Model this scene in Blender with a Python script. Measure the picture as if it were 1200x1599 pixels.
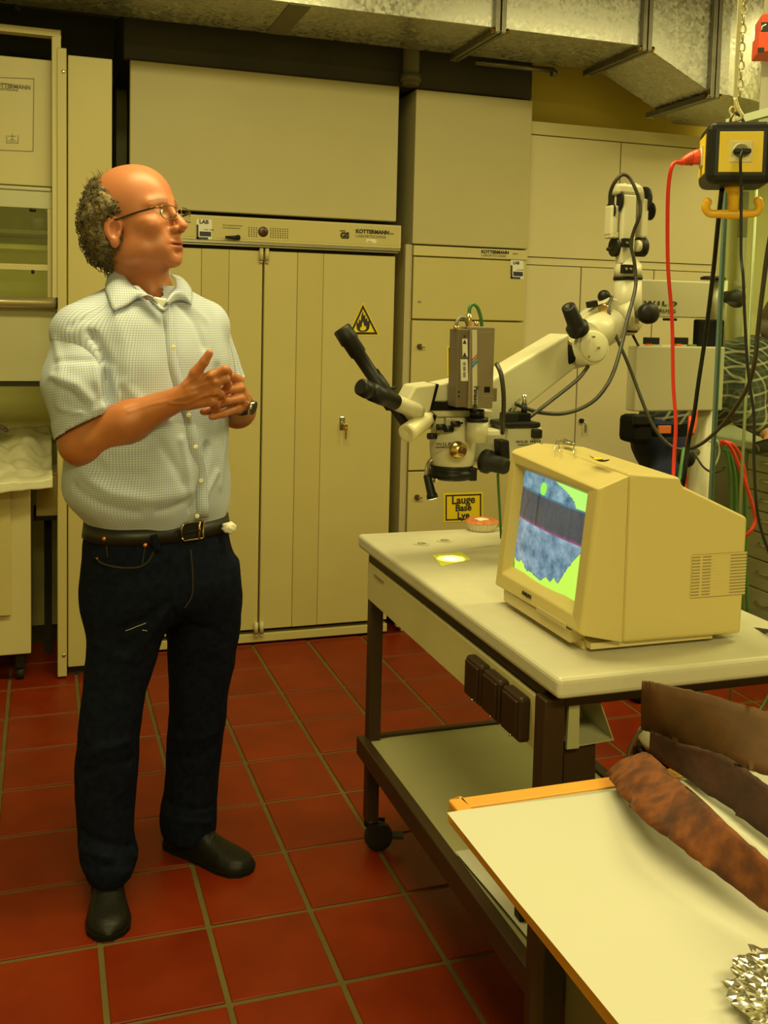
import bpy, bmesh, math, random
import numpy as np
from mathutils import Vector, Matrix, noise
for o in list(bpy.data.objects): bpy.data.objects.remove(o)
random.seed(7); RS=np.random.RandomState(5)
S=bpy.context.scene; COL=S.collection; PI=math.pi
# ---------------------------------------------------------------- camera
F=1580.; CX=600.; CY=611.; EYE=1.43
YAW,PITCH,ROLL=math.radians(18.65),math.radians(4.38),math.radians(1.35)
fw=Vector((math.sin(YAW)*math.cos(PITCH),math.cos(YAW)*math.cos(PITCH),-math.sin(PITCH)))
rt=Vector((math.cos(YAW),-math.sin(YAW),0)); up=rt.cross(fw)
rt=(math.cos(ROLL)*rt+math.sin(ROLL)*up); up=rt.cross(fw)
cam=bpy.data.objects.new('camera',bpy.data.cameras.new('camera')); COL.objects.link(cam)
cam.matrix_world=Matrix(((rt.x,up.x,-fw.x,0),(rt.y,up.y,-fw.y,0),(rt.z,up.z,-fw.z,EYE),(0,0,0,1)))
cam.data.sensor_fit='HORIZONTAL'; cam.data.sensor_width=36; cam.data.lens=36*F/1200
cam.data.shift_y=(CY-799.5)/1200; cam.data.clip_start=.05
S.camera=cam
def at(x,y,Y):            # the point at room depth Y that the photograph shows at pixel x, y
    d=fw+(x-CX)/F*rt-(y-CY)/F*up
    return Vector((0,0,EYE))+d*(Y/d.y)
def onz(x,y,z):
    d=fw+(x-CX)/F*rt-(y-CY)/F*up
    return Vector((0,0,EYE))+d*((z-EYE)/d.z)
# ---------------------------------------------------------------- world, lamps, exposure
W=bpy.data.worlds.new('world'); S.world=W; W.use_nodes=True
W.node_tree.nodes['Background'].inputs[0].default_value=(1,.85,.35,1)
W.node_tree.nodes['Background'].inputs[1].default_value=.05
def area(name,loc,rot,sx,sy,power,col=(1,.87,.36)):
    l=bpy.data.lights.new(name,'AREA'); l.shape='RECTANGLE'; l.size=sx; l.size_y=sy; l.energy=power; l.color=col
    o=bpy.data.objects.new(name,l); COL.objects.link(o); o.location=loc; o.rotation_euler=rot; return o
area('overhead_light',(.5,2.15,2.88),(0,0,0),1.6,.35,50)
area('overhead_light',(.2,-.9,2.88),(0,0,0),1.6,.5,95)
area('overhead_light',(2.7,1.9,2.88),(0,0,0),1.4,.3,44)
area('overhead_light',(3.75,3.1,2.88),(0,0,0),.4,1.2,14)  # lamp added to brighten the wall and bench behind the glass
S.view_settings.view_transform='Standard'; S.view_settings.look='None'; S.view_settings.gamma=1
S.view_settings.use_curve_mapping=False; S.view_settings.exposure=-0.05
# ---------------------------------------------------------------- materials
MATS={}
def mat(name,col,rough=.5,metal=0,var=.06,vs=3.,bump=0,bs=60.,spec=.5,coat=0,trans=0,emit=None,es=1,alpha=1):
    if name in MATS: return MATS[name]
    m=bpy.data.materials.new(name); m.use_nodes=True; N=m.node_tree.nodes; L=m.node_tree.links
    b=N['Principled BSDF']
    b.inputs['Base Color'].default_value=(*col,1); b.inputs['Roughness'].default_value=rough
    b.inputs['Metallic'].default_value=metal; b.inputs['Specular IOR Level'].default_value=spec
    b.inputs['Coat Weight'].default_value=coat; b.inputs['Transmission Weight'].default_value=trans
    tc=N.new('ShaderNodeTexCoord')
    if var:
        n=N.new('ShaderNodeTexNoise'); n.inputs['Scale'].default_value=vs; n.inputs['Detail'].default_value=5
        L.new(tc.outputs['Object'],n.inputs['Vector'])
        r=N.new('ShaderNodeValToRGB'); e=r.color_ramp.elements
        e[0].position=.3; e[1].position=.7
        e[0].color=(*[c*(1-var) for c in col],1); e[1].color=(*[min(1,c*(1+var)) for c in col],1)
        L.new(n.outputs[0],r.inputs[0]); L.new(r.outputs[0],b.inputs['Base Color'])
    if bump:
        n=N.new('ShaderNodeTexNoise'); n.inputs['Scale'].default_value=bs; n.inputs['Detail'].default_value=3
        L.new(tc.outputs['Object'],n.inputs['Vector'])
        u=N.new('ShaderNodeBump'); u.inputs['Strength'].default_value=bump; u.inputs['Distance'].default_value=.01
        L.new(n.outputs[0],u.inputs['Height']); L.new(u.outputs[0],b.inputs['Normal'])
    if emit:
        b.inputs['Emission Color'].default_value=(*emit,1); b.inputs['Emission Strength'].default_value=es
    MATS[name]=m; return m
def ramp_mat(name,stops,scale,rough=.6,metal=0,kind='noise',bump=0,detail=8,rough_var=0,objrand=0):
    m=bpy.data.materials.new(name); m.use_nodes=True; N=m.node_tree.nodes; L=m.node_tree.links
    b=N['Principled BSDF']; b.inputs['Roughness'].default_value=rough; b.inputs['Metallic'].default_value=metal
    if name=='terracotta_tile': b.inputs['Specular IOR Level'].default_value=.22
    tc=N.new('ShaderNodeTexCoord')
    n=N.new('ShaderNodeTexNoise' if kind=='noise' else 'ShaderNodeTexVoronoi'); n.inputs['Scale'].default_value=scale
    if kind=='noise': n.inputs['Detail'].default_value=detail
    src=tc.outputs['Object']
    if objrand:
        oi=N.new('ShaderNodeObjectInfo'); ad=N.new('ShaderNodeVectorMath'); ad.operation='ADD'
        sc=N.new('ShaderNodeVectorMath'); sc.operation='SCALE'; sc.inputs['Scale'].default_value=37
        cb=N.new('ShaderNodeCombineXYZ')
        for k in range(3): L.new(oi.outputs['Random'],cb.inputs[k])
        L.new(cb.outputs[0],sc.inputs[0]); L.new(src,ad.inputs[0]); L.new(sc.outputs[0],ad.inputs[1]); src=ad.outputs[0]
    L.new(src,n.inputs['Vector'])
    r=N.new('ShaderNodeValToRGB'); e=r.color_ramp.elements
    while len(e)<len(stops): e.new(.5)
    for i,(p,c) in enumerate(stops): e[i].position=p; e[i].color=(*c,1)
    o=n.outputs[0] if kind=='noise' else n.outputs['Color']
    if kind!='noise':
        s=N.new('ShaderNodeSeparateColor'); L.new(o,s.inputs[0]); o=s.outputs[0]
    L.new(o,r.inputs[0]); out=r.outputs[0]
    if objrand:
        hs=N.new('ShaderNodeHueSaturation'); mr=N.new('ShaderNodeMapRange')
        mr.inputs['To Min'].default_value=1-objrand; mr.inputs['To Max'].default_value=1+objrand
        L.new(oi.outputs['Random'],mr.inputs['Value']); L.new(mr.outputs[0],hs.inputs['Value']); L.new(out,hs.inputs['Color']); out=hs.outputs[0]
    L.new(out,b.inputs['Base Color'])
    if rough_var:
        mr=N.new('ShaderNodeMapRange'); mr.inputs['To Min'].default_value=rough-rough_var; mr.inputs['To Max'].default_value=rough+rough_var
        L.new(o,mr.inputs['Value']); L.new(mr.outputs[0],b.inputs['Roughness'])
    if bump:
        u=N.new('ShaderNodeBump'); u.inputs['Strength'].default_value=bump; u.inputs['Distance'].default_value=.01
        L.new(o,u.inputs['Height']); L.new(u.outputs[0],b.inputs['Normal'])
    MATS[name]=m; return m
BEIGE=mat('beige_enamel',(.52,.455,.19),.42,var=.03)
BEIGE2=mat('beige_enamel_light',(.56,.50,.25),.4,var=.03)
GREYW=mat('grey_white_laminate',(.60,.54,.33),.5,var=.03)
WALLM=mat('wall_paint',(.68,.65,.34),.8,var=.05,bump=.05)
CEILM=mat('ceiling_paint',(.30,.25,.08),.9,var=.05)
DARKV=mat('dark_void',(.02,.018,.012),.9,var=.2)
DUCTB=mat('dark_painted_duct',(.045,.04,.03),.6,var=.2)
GROUT=mat('grout',(.12,.085,.016),.85,var=.15,vs=9,bump=.2)
TILE=ramp_mat('terracotta_tile',[(.25,(.15,.013,.001)),(.5,(.185,.017,.001)),(.75,(.22,.023,.002))],7,rough=.42,bump=.04,rough_var=.07,objrand=.08)
GALV=ramp_mat('galvanised_steel',[(0,(.40,.40,.36)),(.5,(.46,.46,.41)),(1,(.58,.58,.52))],80,rough=.36,metal=.9,kind='vor',rough_var=.1)
RUST=ramp_mat('rusty_iron',[(.3,(.05,.013,.003)),(.45,(.11,.028,.005)),(.58,(.20,.055,.008)),(.72,(.09,.024,.006))],26,rough=.8,bump=.35)
RUST2=ramp_mat('dull_rusty_iron',[(.3,(.06,.026,.004)),(.5,(.095,.038,.006)),(.7,(.055,.022,.005))],14,rough=.75,bump=.25)
BLACK=mat('black_plastic',(.010,.010,.009),.45,var=.1,spec=.28)
BLACKM=mat('matt_black',(.007,.007,.006),.8,var=.1,spec=.15)
RUBBER=mat('dark_rubber',(.014,.014,.010),.6,var=.2,vs=20,spec=.3)
BROWNM=mat('brown_frame_metal',(.042,.022,.009),.45,var=.1,spec=.3)
BROWNP=mat('brown_socket_plastic',(.030,.015,.007),.38,var=.1,spec=.35)
LAMIN=mat('light_grey_worktop',(.54,.51,.39),.36,var=.03,vs=25)
DRAWF=mat('cream_drawer_front',(.58,.52,.27),.42,var=.03)
SHELF=mat('grey_green_shelf',(.36,.345,.19),.45,var=.04)
CREAM=mat('aged_cream_plastic',(.56,.46,.18),.42,var=.03,vs=2,bump=.02,bs=900)
CREAMW=mat('cream_white_enamel',(.56,.53,.38),.38,var=.02)
CREAMG=mat('greyish_enamel',(.44,.42,.28),.4,var=.03)
PEWTER=mat('taupe_metal',(.23,.185,.13),.45,var=.04,metal=.3)
PEWTERD=mat('taupe_metal_dark',(.15,.115,.08),.45,var=.04,metal=.3)
CHROME=mat('chrome',(.62,.60,.52),.2,metal=1,var=.05)
BRASS=mat('brass',(.62,.46,.18),.25,metal=1,var=.1)
YEL=mat('signal_yellow',(.80,.58,.012),.42,var=.04)
YELS=mat('sign_yellow',(.82,.62,.02),.4,var=.02)
YELH=mat('yellow_hook_plastic',(.72,.40,.012),.38,var=.04)
REDP=mat('orange_red_plastic',(.75,.07,.02),.4,var=.05)
REDC=mat('red_cable_sheath',(.70,.03,.015),.4,var=.05)
GREENC=mat('green_cable_sheath',(.05,.16,.04),.45,var=.1)
GREYC=mat('dark_grey_cable',(.035,.033,.025),.4,var=.1)
INK=mat('printed_ink',(.02,.02,.02),.6,var=0)
INKL=mat('faint_grey_print',(.20,.19,.14),.6,var=0)
NAVY=mat('navy_print',(.02,.025,.06),.5,var=0)
LABEL=mat('label_white',(.72,.72,.66),.5,var=.02)
ORANGEW=mat('orange_edge_wood',(.74,.33,.04),.45,var=.08,vs=12)
PAPER=mat('white_paper',(.57,.555,.48),.75,var=.02,vs=4)
GREYT=mat('grey_table_laminate',(.40,.40,.34),.5,var=.05)
PANELD=mat('dark_brown_panel',(.050,.030,.012),.6,var=.12,vs=5,spec=.3)
BLUEGL=mat('blue_glass_edge',(.12,.19,.19),.15,var=.05)
PIPEM=mat('pale_pipe',(.52,.52,.36),.4,var=.05)
TERRA=mat('orange_rim',(.50,.15,.035),.55,var=.25,vs=45)
def glass(name,col,rough=.02,mixf=.12):
    m=bpy.data.materials.new(name); m.use_nodes=True; N=m.node_tree.nodes; L=m.node_tree.links
    for n in list(N):
        if n.type=='BSDF_PRINCIPLED': N.remove(n)
    t=N.new('ShaderNodeBsdfTransparent'); t.inputs[0].default_value=(*col,1)
    g=N.new('ShaderNodeBsdfGlossy'); g.inputs['Roughness'].default_value=rough; g.inputs[0].default_value=(1,1,1,1)
    mx=N.new('ShaderNodeMixShader'); lw=N.new('ShaderNodeLayerWeight'); pw=N.new('ShaderNodeMath'); pw.operation='POWER'; pw.inputs[1].default_value=4; f=N.new('ShaderNodeMath'); f.operation='MULTIPLY_ADD'; f.inputs[1].default_value=.22; f.inputs[2].default_value=.03
    L.new(lw.outputs['Facing'],pw.inputs[0]); L.new(pw.outputs[0],f.inputs[0]); L.new(f.outputs[0],mx.inputs[0]); L.new(t.outputs[0],mx.inputs[1]); L.new(g.outputs[0],mx.inputs[2])
    L.new(mx.outputs[0],N['Material Output'].inputs[0]); MATS[name]=m; return m
GLASS=glass('pane_glass',(.94,.99,.90)); GLASS2=glass('sash_glass',(.92,.95,.78)); LENS=glass('spectacle_lens',(.90,.93,.86))
def colmat(name,rough=.5,emit=0,sss=0,bump=0,bs=200,spec=.5,coat=0,metal=0,basemul=1.0):
    m=bpy.data.materials.new(name); m.use_nodes=True; N=m.node_tree.nodes; L=m.node_tree.links
    b=N['Principled BSDF']; a=N.new('ShaderNodeVertexColor'); a.layer_name='Col'
    b.inputs['Roughness'].default_value=rough; b.inputs['Specular IOR Level'].default_value=spec; b.inputs['Metallic'].default_value=metal
    if emit:
        b.inputs['Base Color'].default_value=(.02,.02,.02,1)
        L.new(a.outputs[0],b.inputs['Emission Color']); b.inputs['Emission Strength'].default_value=emit
    else: L.new(a.outputs[0],b.inputs['Base Color'])
    if sss:
        b.inputs['Subsurface Weight'].default_value=sss; b.inputs['Subsurface Radius'].default_value=(.010,.004,.002); b.inputs['Subsurface Scale'].default_value=1
    if bump:
        tc=N.new('ShaderNodeTexCoord'); n=N.new('ShaderNodeTexNoise'); n.inputs['Scale'].default_value=bs; n.inputs['Detail'].default_value=3
        L.new(tc.outputs['Object'],n.inputs['Vector']); u=N.new('ShaderNodeBump'); u.inputs['Strength'].default_value=bump; u.inputs['Distance'].default_value=.002
        L.new(n.outputs[0],u.inputs['Height']); L.new(u.outputs[0],b.inputs['Normal'])
    MATS[name]=m; return m
# ---------------------------------------------------------------- mesh helpers
def V(*a): return Vector(a[0]) if len(a)==1 else Vector(a)
def frame(d):
    d=V(d).normalized(); a=Vector((0,0,1)) if abs(d.z)<.95 else Vector((1,0,0))
    x=a.cross(d).normalized(); return x,d.cross(x),d
class MB:
    def __init__(s): s.v=[]; s.f=[]; s.sm=[]
    def add(s,vs,fs,smooth=False):
        n=len(s.v); s.v+= [Vector(v) for v in vs]; s.f+=[tuple(i+n for i in f) for f in fs]; s.sm+=[smooth]*len(fs); return s
    def hexa(s,p):   # 8 corners: bottom ring 0-3, top ring 4-7
        return s.add(p,[(3,2,1,0),(4,5,6,7),(0,1,5,4),(1,2,6,5),(2,3,7,6),(3,0,4,7)])
    def box(s,x0,x1,y0,y1,z0,z1):
        return s.hexa([(x0,y0,z0),(x1,y0,z0),(x1,y1,z0),(x0,y1,z0),(x0,y0,z1),(x1,y0,z1),(x1,y1,z1),(x0,y1,z1)])
    def rbox(s,x0,x1,y0,y1,z0,z1,r=.004,n=2):     # box with rounded edges
        bm=bmesh.new(); bmesh.ops.create_cube(bm,size=1)
        for v in bm.verts: v.co=Vector(((x0+x1)/2+v.co.x*(x1-x0),(y0+y1)/2+v.co.y*(y1-y0),(z0+z1)/2+v.co.z*(z1-z0)))
        bmesh.ops.bevel(bm,geom=bm.edges[:],offset=r,segments=n,affect='EDGES',profile=.5)
        s.bm(bm); return s
    def bm(s,bm,smooth=False):
        bm.verts.index_update(); s.add([v.co.copy() for v in bm.verts],[tuple(v.index for v in f.verts) for f in bm.faces],smooth); bm.free(); return s
    def obox(s,c,ax,ay,az,r=0,n=2):   # oriented box: centre and three half-axis vectors
        c,ax,ay,az=V(c),V(ax),V(ay),V(az)
        if r<=0: return s.hexa([c-ax-ay-az,c+ax-ay-az,c+ax+ay-az,c-ax+ay-az,c-ax-ay+az,c+ax-ay+az,c+ax+ay+az,c-ax+ay+az])
        t=MB().rbox(-ax.length,ax.length,-ay.length,ay.length,-az.length,az.length,r,n)
        X,Y,Z=ax.normalized(),ay.normalized(),az.normalized()
        return s.add([c+X*v.x+Y*v.y+Z*v.z for v in t.v],t.f)
    def cyl(s,a,b,r0,r1=None,n=24,cap=True,smooth=True):
        r1=r0 if r1 is None else r1; a,b=V(a),V(b); x,y,_=frame(b-a)
        vs=[a+(x*math.cos(2*PI*i/n)+y*math.sin(2*PI*i/n))*r0 for i in range(n)]+[b+(x*math.cos(2*PI*i/n)+y*math.sin(2*PI*i/n))*r1 for i in range(n)]
        s.add(vs,[(i,(i+1)%n,n+(i+1)%n,n+i) for i in range(n)],smooth)
        if cap: s.add(vs,[tuple(range(n))[::-1],tuple(range(n,2*n))])
        return s
    def lathe(s,a,d,prof,n=28,smooth=True):   # prof: (distance along d, radius)
        a=V(a); x,y,z=frame(d); vs=[]; fs=[]
        for t,r in prof:
            for i in range(n): vs.append(a+z*t+(x*math.cos(2*PI*i/n)+y*math.sin(2*PI*i/n))*max(r,1e-5))
        m=len(prof)
        for k in range(m-1):
            for i in range(n): fs.append((k*n+i,k*n+(i+1)%n,(k+1)*n+(i+1)%n,(k+1)*n+i))
        s.add(vs,fs,smooth); s.add(vs[:n],[tuple(range(n))[::-1]]); s.add(vs[-n:],[tuple(range(n))]); return s
    def tube(s,pts,r,n=10,smooth=True,spl=0):
        pts=[V(p) for p in pts]
        if spl: pts=spline(pts,spl)
        rs=r if isinstance(r,(list,tuple)) else [r]*len(pts)
        if len(rs)!=len(pts): rs=list(np.interp(np.linspace(0,1,len(pts)),np.linspace(0,1,len(rs)),rs))
        t=(pts[1]-pts[0]).normalized(); x,y,_=frame(t); vs=[]
        for k,p in enumerate(pts):
            t2=(pts[min(k+1,len(pts)-1)]-pts[max(k-1,0)]).normalized()
            q=t.rotation_difference(t2); x=q@x; y=q@y; t=t2
            vs+=[p+(x*math.cos(2*PI*i/n)+y*math.sin(2*PI*i/n))*rs[k] for i in range(n)]
        m=len(pts); s.add(vs,[(k*n+i,k*n+(i+1)%n,(k+1)*n+(i+1)%n,(k+1)*n+i) for k in range(m-1) for i in range(n)],smooth)
        s.add(vs[:n],[tuple(range(n))[::-1]]); s.add(vs[-n:],[tuple(range(n))]); return s
    def prism(s,poly,ext):    # polygon of 3D points extruded by a vector
        p=[V(q) for q in poly]; e=V(ext); n=len(p)
        nor=Vector((0,0,0))
        for i in range(n): nor+=p[i].cross(p[(i+1)%n])
        if nor.dot(e)<0: p=p[::-1]
        return s.add(p+[q+e for q in p],[tuple(range(n))[::-1],tuple(range(n,2*n))]+[(i,(i+1)%n,n+(i+1)%n,n+i) for i in range(n)])
    def sph(s,c,r,n=16):
        bm=bmesh.new(); bmesh.ops.create_uvsphere(bm,u_segments=n,v_segments=max(6,n//2),radius=1)
        r=(r,r,r) if isinstance(r,(int,float)) else r
        for v in bm.verts: v.co=V(c)+Vector((v.co.x*r[0],v.co.y*r[1],v.co.z*r[2]))
        return s.bm(bm,True)
    def grid(s,fn,nu,nv,smooth=True):
        s.add([fn(i/nu,j/nv) for j in range(nv+1) for i in range(nu+1)],[(j*(nu+1)+i,j*(nu+1)+i+1,(j+1)*(nu+1)+i+1,(j+1)*(nu+1)+i) for j in range(nv) for i in range(nu)],smooth); return s
    def torus(s,c,nor,R,r,n=28,m=8,sx=1):
        x,y,z=frame(nor); c=V(c); vs=[]
        for i in range(n):
            a=2*PI*i/n; d=x*math.cos(a)*sx+y*math.sin(a); e=(x*math.cos(a)+y*math.sin(a))
            for j in range(m): b=2*PI*j/m; vs.append(c+d*R+e*r*math.cos(b)+z*r*math.sin(b))
        return s.add(vs,[(i*m+j,((i+1)%n)*m+j,((i+1)%n)*m+(j+1)%m,i*m+(j+1)%m) for i in range(n) for j in range(m)],True)
def spline(p,n=8):
    o=[]; q=[p[0]*2-p[1]]+list(p)+[p[-1]*2-p[-2]]
    for i in range(1,len(q)-2):
        a,b,c,d=q[i-1:i+3]
        for k in range(n):
            t=k/n; o.append(.5*((2*b)+(c-a)*t+(2*a-5*b+4*c-d)*t*t+(3*b-a-3*c+d)*t**3))
    o.append(p[-1]); return o
def wloc(o):
    l=Vector((0,0,0))
    while o is not None: l+=o.location; o=o.parent
    return l
def obj(name,mb,m,parent=None,bevel=0,org=None,seg=2,sharp=40):
    me=bpy.data.meshes.new(name)
    vs=mb.v
    if parent is None:
        a=np.array([tuple(v) for v in vs]); lo,hi=a.min(0),a.max(0)
        loc=Vector(((lo[0]+hi[0])/2,(lo[1]+hi[1])/2,lo[2])) if org is None else V(org); base=loc
    else:
        base=wloc(parent); loc=Vector((0,0,0))
        if org is not None: loc=V(org)-base; base=V(org)
    me.from_pydata([v-base for v in vs],[],mb.f)
    me.polygons.foreach_set('use_smooth',mb.sm); me.materials.append(m); me.update()
    o=bpy.data.objects.new(name,me); COL.objects.link(o); o.parent=parent; o.location=loc
    bm=bmesh.new(); bm.from_mesh(me); bmesh.ops.remove_doubles(bm,verts=bm.verts,dist=1e-6); bmesh.ops.recalc_face_normals(bm,faces=bm.faces); bm.to_mesh(me); bm.free()
    if bevel:
        b=o.modifiers.new('bevel','BEVEL'); b.width=bevel; b.segments=seg; b.limit_method='ANGLE'; b.angle_limit=math.radians(sharp)
    return o
def tag(o,label,cat,group=None):
    o['label']=label; o['category']=cat
    if group: o['group']=group
    return o
def thing(name,loc,label,cat,group=None):
    o=bpy.data.objects.new(name,None); COL.objects.link(o); o.location=loc; o.empty_display_size=.05
    return tag(o,label,cat,group)
def struct(name,mb,m,parent=None,**k):
    o=obj(name,mb,m,parent,**k)
    if parent is None: o['kind']='structure'
    return o
def text(name,s,size,org,xd,yd,m,parent,depth=.0008,align='LEFT',bold=0,sx=1,spacing=1.0):
    c=bpy.data.curves.new(name,'FONT'); c.body=s; c.size=size; c.extrude=depth; c.align_x=align; c.offset=bold; c.space_character=spacing; c.resolution_u=3
    t=bpy.data.objects.new('tmp',c); COL.objects.link(t)
    dg=bpy.context.evaluated_depsgraph_get(); me=bpy.data.meshes.new_from_object(t.evaluated_get(dg)); 
    vs=[v.co.copy() for v in me.vertices]; fs=[tuple(p.vertices) for p in me.polygons]
    bpy.data.objects.remove(t); bpy.data.curves.remove(c); bpy.data.meshes.remove(me)
    x=V(xd).normalized(); y=V(yd).normalized(); z=x.cross(y); o=V(org)
    return obj(name,MB().add([o+x*(v.x*sx)+y*v.y+z*v.z for v in vs],fs),m,parent)
# ================================================================ the room
floor=struct('floor',MB().box(-2.2,4.2,-2.2,4.9,-.06,-.004),GROUT)
TX,TY=.243,.276; X0,Y0=-.125,1.43+.276*0-.004
tm=None; cnt=0
for i in range(-3,14):
    for j in range(-1,11):
        xa,ya=X0+i*TX,Y0+j*TY
        if i>9 and j<3: continue
        if i<-1 and j<6: continue
        if tm is None:
            g=.0065; mb=MB().rbox(-TX/2+g,TX/2-g,-TY/2+g,TY/2-g,-.012,0,.0022,1)
            t=obj('tile',mb,TILE,floor,org=(0,0,0)); tm=t
        else:
            t=tm.copy(); COL.objects.link(t); t.parent=floor
        dz=RS.uniform(-.0006,.0006); t.location=Vector((xa+TX/2,ya+TY/2,dz))-floor.location
        t.rotation_euler=(RS.uniform(-.0012,.0012),RS.uniform(-.0012,.0012),0)
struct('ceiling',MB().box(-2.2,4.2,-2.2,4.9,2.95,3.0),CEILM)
struct('wall_back',MB().box(-2.2,4.2,4.85,4.95,0,2.95),WALLM)
struct('wall_left',MB().box(-2.3,-2.2,-2.2,4.9,0,2.95),WALLM)
struct('wall_right',MB().box(4.2,4.3,-2.2,4.9,0,2.95),WALLM)
struct('wall_front',MB().box(-2.2,4.2,-2.3,-2.2,0,2.95),WALLM)
CY4=4.19
def xz(x,y,Y=CY4): p=at(x,y,Y); return p.x,p.z
# ---------------------------------------------------------------- safety cabinet with folding doors
sc=thing('safety_cabinet',(.887,4.5,0),'wide beige safety cabinet with two tall folding doors behind the man','cabinet')
obj('cabinet_body',MB().box(.325,1.452,4.245,4.82,.10,1.80),BEIGE,sc,bevel=.003)
obj('plinth',MB().box(.335,1.445,4.235,4.80,.0,.055),PANELD,sc)
obj('plinth_rail',MB().box(.322,1.455,4.19,4.235,.012,.048),BEIGE,sc,bevel=.003)
hd=obj('header_panel',MB().box(.318,1.468,4.165,4.245,1.712,1.812),BEIGE2,sc,bevel=.004)
obj('header_inset',MB().box(.326,1.460,4.1635,4.166,1.722,1.805),BEIGE,hd,bevel=.001)
obj('metal_rail',MB().box(.318,1.462,4.155,4.20,1.700,1.711).box(.318,1.455,4.163,4.20,1.692,1.699),mat('brushed_rail',(.42,.40,.30),.3,metal=.8,var=.1),sc,bevel=.001)
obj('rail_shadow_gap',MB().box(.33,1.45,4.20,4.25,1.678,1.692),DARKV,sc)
for (xa,xb,cols) in ((.335,.8665,(.335,.592,.70)),(.8735,1.451,(1.015,1.135,1.451))):
    d=obj('door',MB().box(xa,xb,4.192,4.243,.068,1.68),BEIGE,sc,bevel=.003)
    if xa>.8: folds=(.8735,1.015,1.128,1.451)
    else: folds=(.335,.612,.725,.8665)
    for k in range(3):
        a,b=folds[k],folds[k+1]
        y=4.190 if k!=1 else 4.1885
        obj('door_leaf',MB().box(a+.0012,b-.0012,y-.004,4.194,.070,1.678),BEIGE if k!=1 else mat('beige_fold_strip',(.50,.43,.17),.45,var=.03),d,bevel=.0012)
    for zz in (1.665,.078):
        x=.858 if xa<.8 else .882
        obj('hinge',MB().cyl((x,4.178,zz-.025),(x,4.178,zz+.025),.009,n=16).cyl((x,4.178,zz-.035),(x,4.178,zz-.029),.007,n=14),BEIGE2,d)
a=xz(534,662); lock=obj('lock_plate',MB().rbox(a[0]-.011,a[0]+.011,4.181,4.187,a[1]-.025,a[1]+.033,.004).cyl((a[0]+.002,4.183,a[1]+.002),(a[0]+.002,4.168,a[1]+.002),.010),CHROME,sc)
obj('key',MB().cyl((a[0]+.004,4.170,a[1]+.002),(a[0]+.006,4.155,a[1]-.004),.004).rbox(a[0]-.002,a[0]+.016,4.153,4.156,a[1]-.024,a[1]+.004,.001).rbox(a[0]+.004,a[0]+.012,4.150,4.153,a[1]-.062,a[1]-.012,.001),BRASS,lock)
# warning triangle
def P3(x,y,Y=4.185): return at(x,y,Y)
tr=[(567,472),(593,524),(543,524)]
def tri(s,Y,c=(568,507)): return [P3(c[0]+(x-c[0])*s,c[1]+(y-c[1])*s,Y) for x,y in tr]
ws=obj('warning_sign',MB().prism(tri(1.0,4.1855),(0,-.0008,0)),YELS,sc); ws['label']='yellow triangular flammable warning sign'
mb=MB(); A=tri(.90,4.1843); B=tri(.70,4.1843)
for k in range(3): mb.prism([A[k],A[(k+1)%3],B[(k+1)%3],B[k]],(0,-.0005,0))
obj('sign_border',mb,INK,ws)
fl=[(556,514),(555,507),(557,501),(559,505),(560,496),(563,500),(564,490),(567,482),(568,491),(571,488),(571,497),(574,494),(575,501),(578,498),(579,506),(578,513),(575,517),(571,519),(562,519),(558,517)]
fc=(567,508)
obj('flame_symbol',MB().prism([P3(567.3+(x-567)*.88,507.5+(y-507)*.88,4.1843) for x,y in fl],(0,-.0005,0)).prism([P3(x,y,4.1843) for x,y in ((558,518.6),(577,518.9),(577,520.4),(558,520.1))],(0,-.0005,0)),INK,ws)
fi=[(561,515),(562,509),(564,512),(565,504),(567,499),(569,507),(571,510),(573,507),(573,514),(569,517),(564,517)]
obj('flame_core',MB().prism([P3(567.2+(x-567)*.8,508+(y-508)*.8+1,4.1838) for x,y in fi],(0,-.0003,0)),YELS,ws)
# header furniture: label, lever, holes, lamp, lettering
def rect(x0,y0,x1,y1,Y,sl=.045,d=-.0006):
    return [at(x0,y0,Y),at(x1,y0+sl*(x1-x0),Y),at(x1,y1+sl*(x1-x0),Y),at(x0,y1,Y)],(0,d,0)
HY=4.1630
def labsticker(x0,y0,w,h,Y,parent):
    l=obj('inspection_label',MB().prism(*rect(x0,y0,x0+w,y0+h,Y)),LABEL,parent)
    obj('label_print',MB().prism(*rect(x0,y0+h*.28,x0+w*.13,y0+h,Y-.0008)).prism(*rect(x0,y0+h*.9,x0+w*.75,y0+h,Y-.0008)).prism(*rect(x0+w*.2,y0+h*.62,x0+w*.95,y0+h*.86,Y-.0008)),NAVY,l)
    p=at(x0+w*.18,y0+h*.22,Y-.0008); text('label_text','LAB',.021*w/23,p,(1,0,0),(0,0,1),INK,l,bold=.0008)
    p=at(x0+w*.45,y0+h*.56,Y-.0008); text('label_text','19.06  30.05',.008*w/23,p,(1,0,0),(0,0,1),NAVY,l)
labsticker(307,342,24,31,HY,hd)
p=at(352,370,HY); obj('vent_lever',MB().cyl(at(372,370.5,HY+.004),at(372,370.5,HY-.02),.010,n=18).tube([at(374,371,HY-.014),at(366,371,HY-.016),at(352,370,HY-.016)],[.011,.008,.004],n=10),BLACK,hd)
obj('indicator_lamp',MB().lathe(at(411,362,HY+.002),(0,-1,0),[(0,.021),(.003,.021),(.005,.017),(.006,.001)]),mat('dark_red_lens',(.05,.012,.008),.3,var=.05),hd)
mb=MB()
for bx,n in ((389,4),(423,8)):
    for i in range(n):
        for j in range(5):
            c=at(bx+i*(4.0 if n==4 else 3.75),355.5+j*3.3+(bx-389+i*4)*.045,HY); mb.cyl(c+V(0,.001,0),c+V(0,-.0003,0),.0026,n=8,smooth=False)
sp=obj('speaker_holes',mb,INK,hd)
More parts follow.
